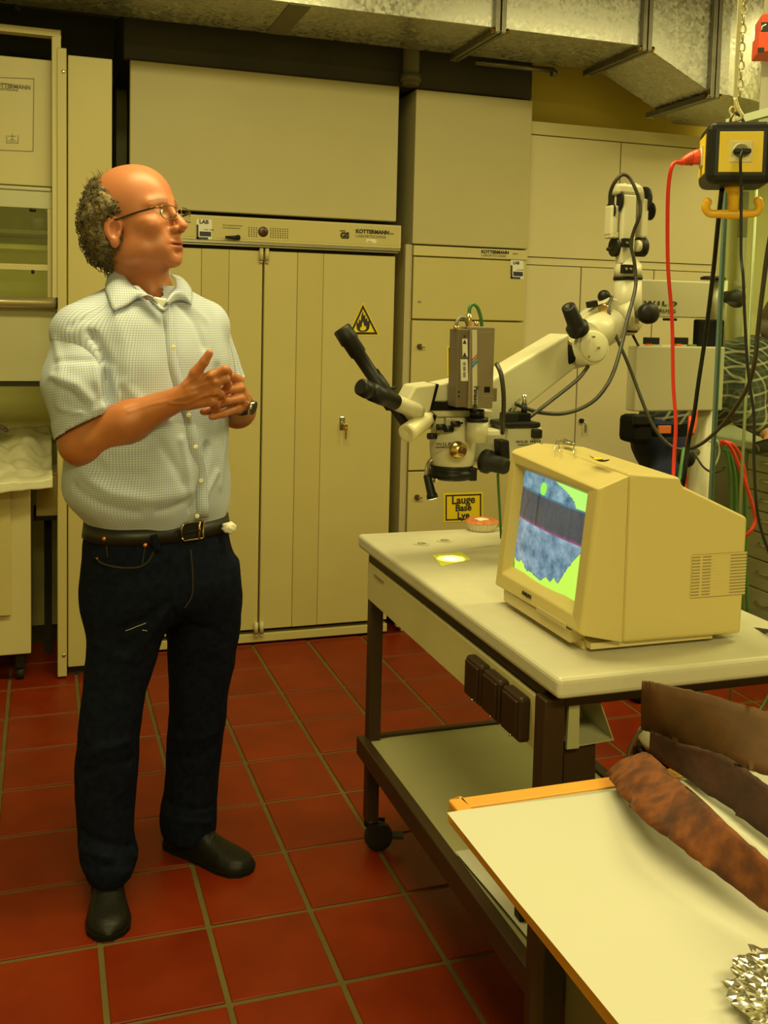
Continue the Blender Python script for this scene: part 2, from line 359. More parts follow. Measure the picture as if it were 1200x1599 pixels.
p=at(556,363.5,HY-.001); text('header_lettering','KOTTERMANN',.0225,p,(1,0,0),(0,0,1),INK,hd,bold=.0009,sx=.98)
p=at(556,370,HY-.001); text('header_lettering','LABORTECHNIK',.0155,p,(1,0,0),(0,0,1),INKL,hd,bold=.0001,sx=1.12,spacing=1.1)
p=at(609,366,HY-.001); text('header_lettering','8781',.010,p,(1,0,0),(0,0,1),INKL,hd)
p=at(532,371.5,HY-.001); text('approval_mark','GS',.034,p,(1,0,0),(0,0,1),INK,hd,bold=.0022,sx=.92)
p=at(531,361,HY-.001); text('approval_mark','GEPRÜFTE',.0055,p,(1,0,0),(0,0,1),INK,hd,bold=.0001)
p=at(348,352,HY-.001); text('header_lettering','Nur bei geschlossenen Türen',.0068,p,(1,0,0),(0,0,1),INKL,hd)
p=at(348,356,HY-.001); text('header_lettering','Abluft eingeschaltet lassen',.0068,p,(1,0,0),(0,0,1),INKL,hd)
ty=obj('type_plate',MB().prism(*rect(572,373,588,379,HY)),mat('cream_plate',(.75,.72,.52),.4),hd)
text('plate_text','edition',.008,at(574,378,HY-.0009),(1,0,0),(0,0,1),INKL,ty)
# cover panel above it
a0,a1=.325,1.452
cp=tag(obj('cover_panel',MB().box(a0,a1,4.19,4.225,1.83,2.405),mat('casing_beige',(.47,.42,.22),.45,var=.03),None,bevel=.004),'wide plain beige casing stacked on top of the folding-door safety cabinet','casing')
# ---------------------------------------------------------------- narrow chemicals cabinet
cc=thing('chemicals_cabinet',(1.81,4.5,0),'narrow beige chemicals cabinet with three stacked doors and black-yellow lye sign','cabinet')
obj('cabinet_body',MB().box(1.505,2.088,4.215,4.82,.06,1.735),BEIGE,cc,bevel=.003)
obj('plinth',MB().box(1.53,2.07,4.26,4.8,0,.06),PANELD,cc)
obj('plinth_foot',MB().box(1.53,1.58,4.215,4.26,0,.045),BEIGE2,cc,bevel=.002)
obj('side_frame',MB().box(1.497,1.522,4.185,4.215,.03,1.735).box(1.524,1.532,4.195,4.215,.03,1.735),mat('olive_frame_strip',(.43,.38,.22),.4,var=.05),cc,bevel=.002)
hb=obj('header_strip',MB().box(1.535,2.088,4.187,4.215,1.688,1.732),BEIGE2,cc,bevel=.002)
text('header_lettering','KOTTERMANN',.020,at(752,395,4.186),(1,0,0),(0,0,1),INK,hb,bold=.0008,sx=1.0)
text('header_lettering','LABORTECHNIK',.0135,at(752,400,4.186),(1,0,0),(0,0,1),INKL,hb,bold=.0001,sx=1.15,spacing=1.1)
text('header_lettering','edition',.010,at(801,397,4.186),(1,0,0),(0,0,1),INKL,hb)
for (z0,z1,r) in ((1.412,1.682,2.084),(.738,1.404,2.082),(.075,.730,2.08)):
    d=obj('door',MB().box(1.537,r,4.188,4.214,z0,z1),BEIGE,cc,bevel=.0025)
    if z0<1.0:
        a=xz(655,541) if z0>.5 else xz(651,776)
        l=obj('lock',MB().cyl((a[0],4.19,a[1]),(a[0],4.178,a[1]),.012,n=18).cyl((a[0],4.178,a[1]),(a[0],4.172,a[1]),.008,n=14),mat('aged_metal',(.16,.12,.07),.35,metal=.7),d)
        obj('key',MB().rbox(a[0]+.002,a[0]+.02,4.168,4.171,a[1]-.004,a[1]+.004,.001),BRASS,l)
    else:
        obj('keyhole',MB().prism(*rect(653,470,658,473,4.1875,0)),INKL,d)
        labsticker(798,406,20,29,4.1872,d)
def signpost(x0,y0,x1,y1,lines,Y,parent,lab):
    s=obj('warning_sign',MB().prism(*rect(x0,y0,x1,y1,Y,-.035)),YELS,parent); s['label']=lab
    mb=MB(); t=2.2; i=3
    for (a,b,c,d) in ((x0+i,y0+i,x1-i,y0+i+t),(x0+i,y1-i-t,x1-i,y1-i),(x0+i,y0+i,x0+i+t,y1-i),(x1-i-t,y0+i-.035*(x1-x0),x1-i,y1-i-.035*(x1-x0))):
        mb.prism(*rect(a,b,c,d,Y-.0009,-.035))
    obj('sign_border',mb,INK,s)
    for (tx,yy,sz) in lines:
        text('sign_text',tx,sz,at((x0+x1)/2,yy-1,Y-.0012),(1,0,.02),(-.02,0,1),INK,s,align='CENTER',bold=.0012)
signpost(693,770,755,816,[('Lauge',787,.050),('Base',798.5,.043),('Lye',810.5,.043)],4.1868,cc,'yellow sign reading Lauge Base Lye')
signpost(698,540,762,588,[('Säure',557,.050),('Acid',571,.043)],4.1868,cc,'yellow sign mostly hidden by the camera')
cp2=tag(obj('cover_panel',MB().box(1.528,2.086,4.185,4.62,1.738,2.40),mat('casing_beige',(0,0,0)),None,bevel=.004),'narrow plain beige casing stacked on top of the three-door chemicals cabinet','casing')
# ---------------------------------------------------------------- grey-white wall cupboard
WY=4.235
wc=thing('wall_cupboard',(2.6,4.5,0),'tall grey-white built-in cupboard with upper and lower doors behind the microscope','cupboard')
obj('cupboard_body',MB().box(2.095,3.14,4.26,4.83,.05,2.285),GREYW,wc,bevel=.002)
obj('top_strip',MB().box(2.095,3.155,WY-.005,4.26,2.262,2.32),BEIGE2,wc,bevel=.002)
obj('plinth',MB().box(2.10,3.13,4.29,4.8,0,.05),PANELD,wc)
obj('middle_rail',MB().box(2.095,3.14,WY,4.26,1.672,1.705),GREYW,wc,bevel=.002)
for (x0,x1) in ((2.095,2.572),(2.578,3.115)):
    obj('upper_door',MB().box(x0,x1,WY-.008,WY+.02,1.708,2.257),GREYW,wc,bevel=.002)
obj('side_strip',MB().box(3.118,3.14,WY,WY+.02,1.705,2.257),BEIGE2,wc,bevel=.002)
for (x0,x1) in ((2.095,2.385),(2.391,2.78),(2.786,3.14)):
    d=obj('lower_door',MB().box(x0,x1,WY-.008,WY+.02,.07,1.668),GREYW,wc,bevel=.002)
    if x0==2.391:
        a=at(908,657,WY-.01); l=obj('lock',MB().cyl(a+V(0,.008,0),a+V(0,-.012,0),.011,n=16),BLACK,d)
        obj('key',MB().tube([a+V(.003,-.012,0),a+V(.008,-.02,-.006),a+V(.012,-.02,-.02)],.003,n=6).rbox(a.x+.006,a.x+.018,a.y-.024,a.y-.021,a.z-.055,a.z-.014,.001),CHROME,l)
# ---------------------------------------------------------------- left fume hood
HYY=3.99
fh=thing('fume_hood',(-.4,4.3,0),'beige fume hood with glass sash at the left edge of the room','fume hood')
obj('outer_frame',MB().box(-.9,.062,HYY-.0,HYY+.05,2.415,2.44).box(.03,.062,HYY,HYY+.06,1.46,2.415),BEIGE2,fh,bevel=.003)
post=obj('corner_post',MB().box(.048,.082,HYY-.006,HYY+.06,.008,2.375),BEIGE,fh,bevel=.003)
for zz in (2.29,.092): obj('screw',MB().lathe((.071,HYY-.006,zz),(0,-1,0),[(0,.0075),(.002,.007),(.003,.004),(.0032,.0005)],n=14),CHROME,post)
obj('side_panel',MB().box(.087,.246,HYY+.02,4.75,.035,2.358),BEIGE,fh,bevel=.003)
obj('side_plinth',MB().box(.09,.23,HYY+.04,4.7,0,.035),DARKV,fh)
upanel=obj('upper_panel',MB().box(-.9,.047,4.045,4.06,1.875,2.34),BEIGE2,fh,bevel=.003)
mb=MB(); Yp=4.044
for (a,b,c,d) in ((-9,120,53,121.2),(-9,233.5,52,234.7)): mb.prism(*rect(a,b,c,d,Yp,.04))
mb.prism([at(52.3,122.5,Yp),at(53.6,122.5,Yp),at(52.4,236,Yp),at(51.1,236,Yp)],(0,-.0006,0))
obj('panel_outline',mb,INKL,upanel)
text('panel_lettering','KOTTERMANN',.0205,at(-12,134.5,Yp-.001),(1,0,0),(0,0,1),INKL,upanel,bold=.0008,sx=.95)
text('panel_lettering','LABORTECHNIK',.011,at(-8,139.5,Yp-.001),(1,0,0),(0,0,1),INKL,upanel)
mb=MB()
for (a,b,c,d) in ((10,211,11,223),(28,211,29,223),(10,222.3,29,223.3),(13,212,25,212.8),(13,219.5,26,220.3),(18.7,209,19.7,218),(16.5,217,22,218)): mb.prism(*rect(a,b,c,d,Yp,.03))
obj('sink_symbol',mb,INKL,upanel)
obj('sash_rail',MB().box(-.9,.03,4.02,4.05,1.79,1.862).box(-.9,.028,4.012,4.03,1.855,1.868),mat('greenish_rail',(.50,.50,.32),.4,var=.03),fh,bevel=.002)
obj('sash_bar',MB().box(-.9,.028,4.02,4.04,1.560,1.583).box(.014,.030,4.018,4.042,1.46,1.79),BEIGE2,fh,bevel=.002)
obj('sash_glass',MB().box(-.9,.014,4.028,4.033,1.583,1.79).box(-.9,.014,4.028,4.033,1.46,1.56),GLASS2,fh)
obj('airfoil_handle',MB().cyl((-.9,HYY+.005,1.440),(.045,HYY+.005,1.440),.021,n=20),mat('champagne_metal',(.50,.44,.26),.28,metal=.7,var=.05),fh)
obj('handle_cap',MB().cyl((.045,HYY+.005,1.440),(.050,HYY+.005,1.440),.023,n=20),BLACK,fh)
obj('front_panel',MB().box(-.9,.047,4.03,4.05,1.145,1.42),mat('olive_panel',(.44,.42,.24),.45,var=.03),fh,bevel=.002)
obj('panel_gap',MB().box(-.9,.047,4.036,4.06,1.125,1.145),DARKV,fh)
obj('inner_panel',MB().box(-.9,.047,4.62,4.64,.85,1.125),mat('olive_back',(.70,.66,.30),.5,var=.04),fh)
inn=obj('hood_interior',MB().box(-.9,.08,4.70,4.72,0,2.3).box(-.9,.08,4.45,4.70,1.66,1.68),mat('hood_green_grey',(.80,.80,.36),.5,var=.1,vs=4),fh)
obj('inner_shelf',MB().box(-.9,.08,4.40,4.69,1.72,1.735),mat('shelf_pale',(.60,.60,.40),.4),fh)
bl=tag(obj('reagent_bottle',MB().lathe((-.015,4.5,1.736),(0,0,1),[(0,.028),(.004,.03),(.08,.03),(.10,.012),(.125,.011),(.127,.015),(.137,.015),(.138,.003)]),mat('milky_plastic',(.66,.66,.50),.4)),'small milky bottle on the shelf behind the fume hood glass','bottle')
obj('sash_clip',MB().cyl((-.038,4.02,1.786),(-.038,4.02,1.778),.012,n=12).cyl((-.038,4.02,1.562),(-.038,4.02,1.548),.006,n=10),BLACK,fh)
# cart under the hood
ct=thing('base_cabinet',(-.4,4.2,0),'beige castor-mounted base cabinet under the plastic sheets, left','cabinet')
obj('cabinet_body',MB().box(-.75,-.048,3.96,4.45,.118,.775),BEIGE2,ct,bevel=.004)
obj('door',MB().box(-.74,-.118,3.942,3.96,.275,.77),BEIGE,ct,bevel=.003)
for xx in (-.088,-.68):
    w=obj('castor',MB().cyl((xx-.014,4.03,.026),(xx+.014,4.03,.026),.026,n=20).rbox(xx-.017,xx+.017,4.00,4.05,.05,.118,.006),RUBBER,ct)
bx=tag(obj('storage_box',MB().box(-.03,.05,4.17,4.40,.60,.765).box(-.033,.053,4.165,4.405,.765,.772),mat('kraft_board',(.60,.47,.14),.7,var=.1),None,bevel=.003),'small tan box in the dark gap beside the castor cabinet','box')
obj('inner_stand',MB().box(-.04,.055,4.16,4.42,.585,.599).box(.0,.03,4.30,4.33,0,.585),DARKV,fh)
# crumpled plastic
def sheet(name,fn,nu,nv,th,m,label,cat):
    mb=MB().grid(fn,nu,nv); o=obj(name,mb,m,None); s=o.modifiers.new('solid','SOLIDIFY'); s.thickness=th; return tag(o,label,cat)
def plast(u,v):
    x=-.9+.93*u; y=3.90+.72*v
    h=.79+.02*v+.20*max(0,v-.12)**.7*(1-.55*u)
    n=noise.fractal(V(x*4,y*4,0),.9,2.1,5)*.05+abs(noise.noise(V(x*7+3,y*7,2)))*.05
    z=h+n*min(1,v*4+.2)
    if v<.12: z-=(.12-v)*.45*(.6+.6*u*0+.5*(1-u)); y+=0
    y-=.06*math.sin(u*3.0)*(1-v)
    if v<.10: y=3.94-.10*math.sin(u*2.6)+(v-.1)*.05
    return V(x,y,z)
PL=mat('milky_plastic_sheet',(.66,.63,.44),.35,var=.07,vs=7,spec=.7)
sheet('plastic_sheet',plast,90,70,.002,PL,'crumpled milky plastic dust sheet draped over the cabinet under the fume hood','sheet')
cl=tag(obj('cord_loop',MB().tube([at(-6,663,4.02),at(4,664,4.02),at(11,670,4.02),at(10,674,4.02),at(2,668,4.02),at(-6,664,4.03)],.0035,n=8,spl=5),mat('dark_red_cord',(.07,.02,.02),.5)),'dark red cord loop lying on the plastic sheet','cord')
# ================================================================ ventilation ducts
DZ,DF,DB=2.52,3.60,4.02
def dx(px): return None
xa=onz(783,42,DZ).x; xb=onz(1017,68,DZ).x
vd=thing('ventilation_duct',(1,3.8,DZ),'galvanised rectangular ventilation duct running above the cabinets','duct')
obj('duct_section',MB().box(-2.0,xa-.004,DF,DB,DZ,2.90),GALV,vd,bevel=.002)
obj('duct_section',MB().box(xa+.004,xb,DF,DB,DZ,2.90),GALV,vd,bevel=.002)
lp=at(1112,146,DF); ZL=lp.z; XL=lp.x
q=[(xb,DF,DZ),(XL,DF,ZL),(XL,DF,2.90),(xb,DF,2.90)]
obj('slanted_section',MB().prism(q,(0,DB-DF-.03,0)),GALV,vd,bevel=.002)
mb=MB(); n=16; R=.62; pts=[]
for k in range(n+1):
    a=PI/2*k/n; pts.append((XL+.02+R*math.sin(a),DF+R*(1-math.cos(a))))
pts=[(XL,DF)]+pts; inner=[(XL,DB-.03)]+[(XL+.02,DB-.03)]+[(XL+R-.38,DF+R)]
poly=[(x,y,ZL) for x,y in pts]+[(x,y,ZL) for x,y in inner[::-1]]
obj('elbow_section',MB().prism(poly,(0,0,2.90-ZL)),GALV,vd,bevel=.002)
def flange(p0,p1,w,t,nm='flange'):
    p0,p1=V(p0),V(p1); d=(p1-p0); x,y,z=frame(d)
    return MB().obox((p0+p1)/2,x*w,y*t,z*(d.length/2))
DKM=mat('dull_flange_steel',(.20,.19,.15),.4,metal=.7,var=.15,vs=20)
for X in (xa,xb,XL):
    zb=DZ if X<XL-.01 else ZL
    mb=MB(); mb.box(X-.022,X-.003,DF-.022,DF,zb-.02,2.90); mb.box(X+.003,X+.022,DF-.022,DF,zb-.02,2.90)
    mb.box(X-.022,X-.003,DF-.02,DB+.03,zb-.024,zb); mb.box(X+.003,X+.022,DF-.02,DB+.03,zb-.024,zb)
    f=obj('flange',mb,DKM,vd,bevel=.002)
    obj('flange_bolt',MB().cyl((X-.03,DF-.012,zb-.012),(X+.03,DF-.012,zb-.012),.007,n=6,smooth=False).cyl((X-.034,DF-.012,zb-.012),(X-.026,DF-.012,zb-.012),.012,n=6,smooth=False).cyl((X+.026,DF-.012,zb-.012),(X+.034,DF-.012,zb-.012),.012,n=6,smooth=False).cyl((X-.02,DB+.022,zb-.014),(X+.02,DB+.022,zb-.014),.012,n=6,smooth=False),BRASS,f)
a=onz(742,97,DZ-.01); b=onz(865,110,DZ-.01)
obj('cross_rail',MB().cyl(a,b,.012,n=10).cyl(b-V(.01,0,.012),b+V(.012,0,-.012),.016,n=8),DKM,vd)
obj('seam_strip',MB().box(xb-1.45,xb-1.37,DF+.005,DB-.01,DZ-.004,DZ),mat('olive_tape',(.15,.14,.08),.6),vd)
# dark pipes above the cabinets, with added boxes of painted shade
ds=tag(obj('gap_shade_box',MB().box(.30,2.10,4.22,4.80,2.41,2.93).box(.55,1.3,4.66,4.8,2.35,2.42),DUCTB,None,bevel=.01),'added dark box standing in for the shade above the beige cabinets','shade box')  # dark box added, its colour stands for the shade above the casings
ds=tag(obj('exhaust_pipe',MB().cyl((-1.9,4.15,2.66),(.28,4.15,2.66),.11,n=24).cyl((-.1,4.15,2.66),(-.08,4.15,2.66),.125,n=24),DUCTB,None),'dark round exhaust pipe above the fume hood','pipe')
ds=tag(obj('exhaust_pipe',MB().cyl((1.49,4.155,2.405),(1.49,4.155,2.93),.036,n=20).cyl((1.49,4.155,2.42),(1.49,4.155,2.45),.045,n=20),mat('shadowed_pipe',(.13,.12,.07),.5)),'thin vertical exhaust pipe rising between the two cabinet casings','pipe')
ds=tag(obj('gap_shade_sheet',MB().box(.247,.30,4.6,4.62,0,2.39).box(.345,1.43,4.262,4.6,1.82,2.39).box(-2.0,.27,4.32,4.34,2.37,2.94).box(1.457,1.494,4.6,4.62,0,2.39),DARKV,None),'added dark sheets standing in for the shade in the gaps behind the beige cabinets','panel')  # dark sheets added to paint the shade in the gaps
struct('trim_1',MB().box(2.12,4.2,4.42,4.84,2.33,2.94),mat('ochre_bulkhead',(.80,.62,.12),.8,var=.05))
# pipe on back wall at right
tag(obj('wall_pipe',MB().cyl(at(1163,300,4.78),V(at(1163,300,4.78).x,4.78,.92),.026,n=16).cyl((at(1163,300,4.78).x,4.78,2.2),(at(1163,300,4.78).x,4.78,1.9),.026,n=16).cyl((at(1163,300,4.78).x,4.78,1.62),(at(1163,300,4.78).x,4.78,1.66),.034,n=16),PIPEM),'pale vertical pipe on the wall behind the glass screen','pipe')
# ================================================================ trolley
Z1=.85
tt=thing('lab_trolley',(1.07,1.97,0),'brown-framed laboratory trolley with pale worktop, drawer front and lower shelf','trolley')
obj('worktop',MB().rbox(.785,1.345,1.412,2.515,Z1-.036,Z1,.009,3),LAMIN,tt)
LEGP=[(.783,.821,1.45,1.488),(.808,.842,2.455,2.489),(1.295,1.33,1.45,1.488),(1.295,1.33,2.455,2.489)]
for (a,b,c,d) in LEGP: obj('leg',MB().box(a,b,c,d,.085,.80),BROWNM,tt,bevel=.003)
obj('frame_rail',MB().box(.821,1.295,1.452,1.484,.785,.812).box(.842,1.295,2.458,2.486,.785,.812).box(.803,.825,1.488,2.455,.74,.8138).box(1.30,1.325,1.488,2.455,.76,.812),BROWNM,tt,bevel=.002)
df=obj('drawer_front',MB().hexa([(.793,1.492,.694),(.801,1.492,.694),(.806,2.462,.690),(.798,2.462,.690),(.793,1.492,.787),(.801,1.492,.787),(.806,2.462,.786),(.798,2.462,.786)]),DRAWF,tt,bevel=.0015)
obj('label_slot',MB().box(.7945,.798,2.33,2.40,.766,.770),mat('slot_shadow',(.2,.17,.09),.6),df)
for yc,zc in ((1.722,.738),(1.640,.738),(1.556,.738)):
    s=obj('socket_cover',MB().rbox(.772,.795,yc-.036,yc+.036,zc-.040,zc+.040,.007,3),BROWNP,tt)
    obj('socket_lid',MB().rbox(.768,.773,yc-.029,yc+.029,zc-.033,zc+.033,.002,2),BROWNP,s)
    obj('lid_screw',MB().cyl((.769,yc-.012,zc-.033),(.766,yc-.012,zc-.033),.0022,n=8),CHROME,s)
obj('lower_shelf',MB().box(.812,1.30,1.47,2.47,.292,.306),SHELF,tt,bevel=.002)
obj('shelf_rim',MB().box(.786,.812,1.45,2.49,.262,.312).box(1.30,1.33,1.45,2.49,.262,.312).box(.812,1.30,2.47,2.492,.262,.312).box(.812,1.30,1.45,1.47,.262,.312),BROWNM,tt,bevel=.003)
for k,(a,b,c,d) in enumerate(LEGP):
    cx,cy=(a+b)/2,(c+d)/2; ang=[.5,-.25,1.8,.9][k]; w=V(math.cos(ang),math.sin(ang),0); u=V(-math.sin(ang),math.cos(ang),0)
    ce=V(cx,cy,.038)+w*.022
    cs=obj('castor',MB().lathe(ce-u*.014,u,[(0,.026),(.002,.036),(.008,.038),(.020,.038),(.026,.036),(.028,.026)],n=26),RUBBER,tt)
    obj('castor_fork',MB().cyl((cx,cy,.07),(cx,cy,.088),.018,n=16).obox(ce-u*.020+V(0,0,.012)-w*.006,w*.024,u*.002,V(0,0,.028)).obox(ce+u*.020+V(0,0,.012)-w*.006,w*.024,u*.002,V(0,0,.028)),BLACK,cs)
    obj('castor_hub',MB().cyl(ce-u*.017,ce+u*.017,.010,n=14).obox(ce+w*.05+V(0,0,.0),w*.016,u*.014,V(0,0,.004)),mat('dusty_black',(.04,.037,.028),.7,var=.3,vs=30),cs)
# sheet-metal tray hanging at the near end
hx=lambda x,y,Y=1.462: at(x,y,Y)
tray=obj('hanging_tray',MB().prism([hx(887,1095),hx(903,1094),hx(902,1166),hx(883,1168)],(0,-.006,0))
   .prism([hx(902,1094),hx(902,1166),hx(902,1166)+V(.0,.10,0),hx(902,1094)+V(0,.10,0)],(.002,0,0))
   .prism([hx(902,1166),hx(958,1156),hx(958,1156)+V(0,.10,.0),hx(902,1166)+V(0,.10,0)],(0,0,.002))
   .prism([hx(958,1156),hx(938,1099),hx(938,1099)+V(0,.09,0),hx(958,1156)+V(0,.10,0)],(.002,0,0)),SHELF,tt)
obj('tray_back',MB().prism([hx(902,1092,1.56),hx(936,1092,1.56),hx(954,1156,1.56),hx(902,1166,1.56)],(0,.002,0)),mat('tray_inside',(.30,.30,.22),.5),tray)
obj('lower_brace',MB().prism([hx(882,1166,1.47),hx(930,1160,1.47),hx(930,1240,1.47),hx(880,1240,1.47)],(0,.02,0)),BROWNM,tt)
# ================================================================ CRT monitor
mo=thing('crt_monitor',(1.03,1.67,Z1),'cream cathode-ray monitor on the trolley showing a blue-grey image','monitor')
def mx(z,o=0): return .868+.024*(z-.885)/.255-o*0   # tilted front plane
Ya,Yb=1.492,1.842; zb,zt=.884,1.163
# bezel: tapered block with a recessed opening
def bez(y,z,x): return V(x,y,z)
ya,yb=Ya,Yb
outer=[(ya,zb),(yb,zb),(yb,zt-.003),(ya,zt-.023)]; 
outer=[(ya,zb+.004),(yb,zb),(yb,zt),(ya,zt-.018)]
oy=[(1.530,.915),(1.818,.915),(1.818,1.137),(1.530,1.131)]      # opening at the front face
iy=[(1.548,.930),(1.806,.930),(1.806,1.126),(1.548,1.121)]      # at the glass
fr=[V(mx(z),y,z) for y,z in outer]; op=[V(mx(z)+.002,y,z) for y,z in oy]; ip=[V(mx(z)+.020,y,z) for y,z in iy]
bk=[V(.955,1.497,.868),V(.955,1.840,.868),V(.955,1.840,1.176),V(.955,1.499,1.162)]
# round the outer edge with an intermediate ring
fr2=[p*.985+sum(fr,V(0,0,0))/4*.015 for p in fr]; mid=[V(p.x+.008,p.y,p.z) for p in fr]
fr2=[V(p.x,1.667+(p.y-1.667)*.972,1.02+(p.z-1.02)*.968) for p in fr]
rings=[ip,op,fr2,mid,bk]
mb=MB(); vs=[v for r in rings for v in r]; fs=[]
for k in range(len(rings)-1):
    for i in range(4): fs.append((k*4+i,k*4+(i+1)%4,(k+1)*4+(i+1)%4,(k+1)*4+i))
mb.add(vs,fs); mb.add(bk,[(0,1,2,3)])
bz=obj('front_bezel',mb,CREAM,mo,bevel=.003,seg=3,sharp=12)
text('bezel_lettering','PHILIPS',.010,V(mx(.905)-.0010,1.718,.9005),(0,-1,0),(.09,0,1),INK,bz,bold=.0001,spacing=1.15)
obj('power_flap',MB().obox((mx(.89)+.000,1.60,.8905),(.0012,0,0),(0,.055,0),(0,0,.004)),mat('cream_shadow_plastic',(.52,.42,.20),.45),bz)
# the picture tube face: curved, with the picture as printed/emitted colour
nu,nv=150,116
def pic(s,t):
    n1=noise.fractal(V(s*9,t*9,1),.8,2.0,5); n2=noise.noise(V(s*30,t*30,4)); n3=noise.noise(V(s*26,t*3,9))
    bg=(.52,1.0,.12) if t>.5 else (.62,1.0,.10)
    if t>.5: bg=(.50+.15*(1-t),1.0,.18)
    rock=(.19+.13*n1+.06*n2,.30+.15*n1+.07*n2,.37+.16*n1+.07*n2)
    if t>.81: rock=(rock[0]*.95,rock[1]*1.1,rock[2]*1.1)
    if .51<t<.81+.0*s:
        b=.065+.012*n3+.01*n2; c=(b*1.05,b*1.12,b*1.3)
        if abs(s-.14-.02*math.sin(t*30))<.012 or abs(s-.33)<.02: c=tuple(k*.6 for k in c)
        if t<.55: k=(.55-t)/.04; c=(c[0]+.35*k*k+max(0,n3)*.25*k,c[1],c[2]+.08*k)
        if t>.79: c=(c[0]*.9,c[1]*2.4,c[2]*3.0)
        return c
    if t>=.81:
        if ((s-.37)/.047)**2+((t-.862)/.058)**2<1: return (.35,.95,.08)
        edge=.80-.44*max(0,(t-.81)/.19)**2+.02*n2
        if t>.985-.0*s and s>.1 and s<.40 and n1>0: return bg
        if s<edge: return rock
        if s<edge+.012: return (.12,.25,.22)
        return bg
    low=.10+.02*n2+.03*math.sin(s*23)*.5
    low=np.interp(s,[0,.10,.13,.17,.24,.34,.45,.50,.55,.61,.66,.71,.76,.82,.97,1.0],[.11,.10,.14,.12,.075,.08,.065,.08,.12,.10,.15,.12,.20,.30,.50,.52])+.014*n2
    if t>low+.012: 
        k=1 if t<.48 else 1+.2*(t-.48)/.03
        return tuple(r*k*(1.0 if t<.47 else 1.1) for r in rock)
    if t>low: return (.10,.24,.26)
    return bg
mb=MB()
def scr(u,v):   # u: 0 at the image's left (far side) ; v up
    s=(u-.5)*2; t=(v-.5)*2
    y=1.6775-s*.137; z=1.0265+t*.106-.003*s
    return V(mx(z)+.0125+.011*(s*s*.8+t*t*.5)+.0,y,z)
mb.grid(scr,nu,nv)
TVM=colmat('television_picture',rough=.15,emit=1.0)
sc_=obj('screen',mb,TVM,mo)
ca=sc_.data.color_attributes.new('Col','FLOAT_COLOR','POINT')
c=[]
for v in sc_.data.vertices:
    p=v.co+wloc(sc_); s=(1.6775-p.y)/.137/2+.5; t=(p.z+.003*((s-.5)*2)-1.0265)/.106/2+.5
    c+=[*pic(s,t),1]
ca.data.foreach_set('color',c)
# rear housing
prof=[(.957,.866),(1.205,.864),(1.207,1.078),(1.066,1.140),(1.060,1.156),(.957,1.166)]
a_=[V(x,1.500,z) for x,z in prof]; b_=[V(x,1.836,z+.010*(z>1.1)) for x,z in prof]
mb=MB().add(a_+b_,[(0,1,2,3,4,5),(11,10,9,8,7,6)]+[(i,6+i,6+(i+1)%6,(i+1)%6) for i in range(6)])
rh=obj('rear_housing',mb,CREAM,mo,bevel=.007,seg=3)
mb=MB()
obj('vent_recess',MB().box(1.093,1.2065,1.4990,1.5005,.937,1.016),mat('cream_vent_back',(.30,.24,.12),.6),rh)
for k in range(14):
    zz=.9385+k*.0057
    obj('vent_slat',MB().box(1.090,1.2072,1.4980,1.4996,zz,zz+.0030),CREAM,rh,bevel=.0004)
for (x0,x1) in ((1.108,1.113),(1.131,1.172)): mb.box(x0,x1,1.4984,1.4992,.939,1.014)
obj('vent_rib',mb,CREAM,rh)
obj('tilt_base',MB().rbox(.895,1.13,1.53,1.80,Z1,.866,.003).box(.90,1.15,1.51,1.82,.857,.868).box(.875,.905,1.54,1.81,.862,.884),mat('cream_base_plastic',(.60,.50,.26),.5),mo)  # base in a slightly paler cream than the casing
obj('base_feet',MB().rbox(.880,.93,1.55,1.795,.866,.886,.002).cyl((1.15,1.53,Z1),(1.15,1.53,.866),.007,n=12).cyl((1.15,1.80,Z1),(1.15,1.80,.866),.007,n=12),mat('cream_base_plastic',(1,1,1)),mo)
# spectacles-like wire thing and dark/yellow scrap on the monitor
zt2=lambda x,y: onz(x,y,1.176)
g0=zt2(868,703); 
wf=tag(obj('wire_stand',MB().tube([zt2(866,704),zt2(870,694)+V(0,0,.008),zt2(884,692)+V(0,0,.008),zt2(897,698)+V(0,0,.006),zt2(896,709)],.0010,n=6).tube([zt2(875,706),zt2(872,696)+V(0,0,.008)],.001,n=6).tube([zt2(870,694)+V(0,0,.008),zt2(897,698)+V(0,0,.006)],.0016,n=6).add([zt2(880,692)+V(0,0,.010),zt2(896,696)+V(0,0,.008),zt2(893,701)+V(0,0,.006),zt2(878,698)+V(0,0,.006)],[(0,1,2,3)]),CHROME),'small folded wire stand standing on top of the monitor','wire stand')
sp_=thing('small_dish',zt2(936,722)+V(0,0,-.001),'small dark dish with a yellow scrap on top of the monitor','dish')
p0=zt2(920,717);p1=zt2(953,724); ax=(p1-p0)*.5; pc=(p0+p1)/2
obj('dish',MB().grid(lambda u,v: pc+ax*((u-.5)*2)+V(.006,.012,0)*((v-.5)*2)*math.sqrt(max(0,1-((u-.5)*2)**2))+V(0,0,.0015+.006*((u-.5)*2)**2),14,4),BLACKM,sp_)
obj('scrap',MB().sph(pc+V(0,0,.004)-ax*.1,(.010,.006,.003)),YEL,sp_)
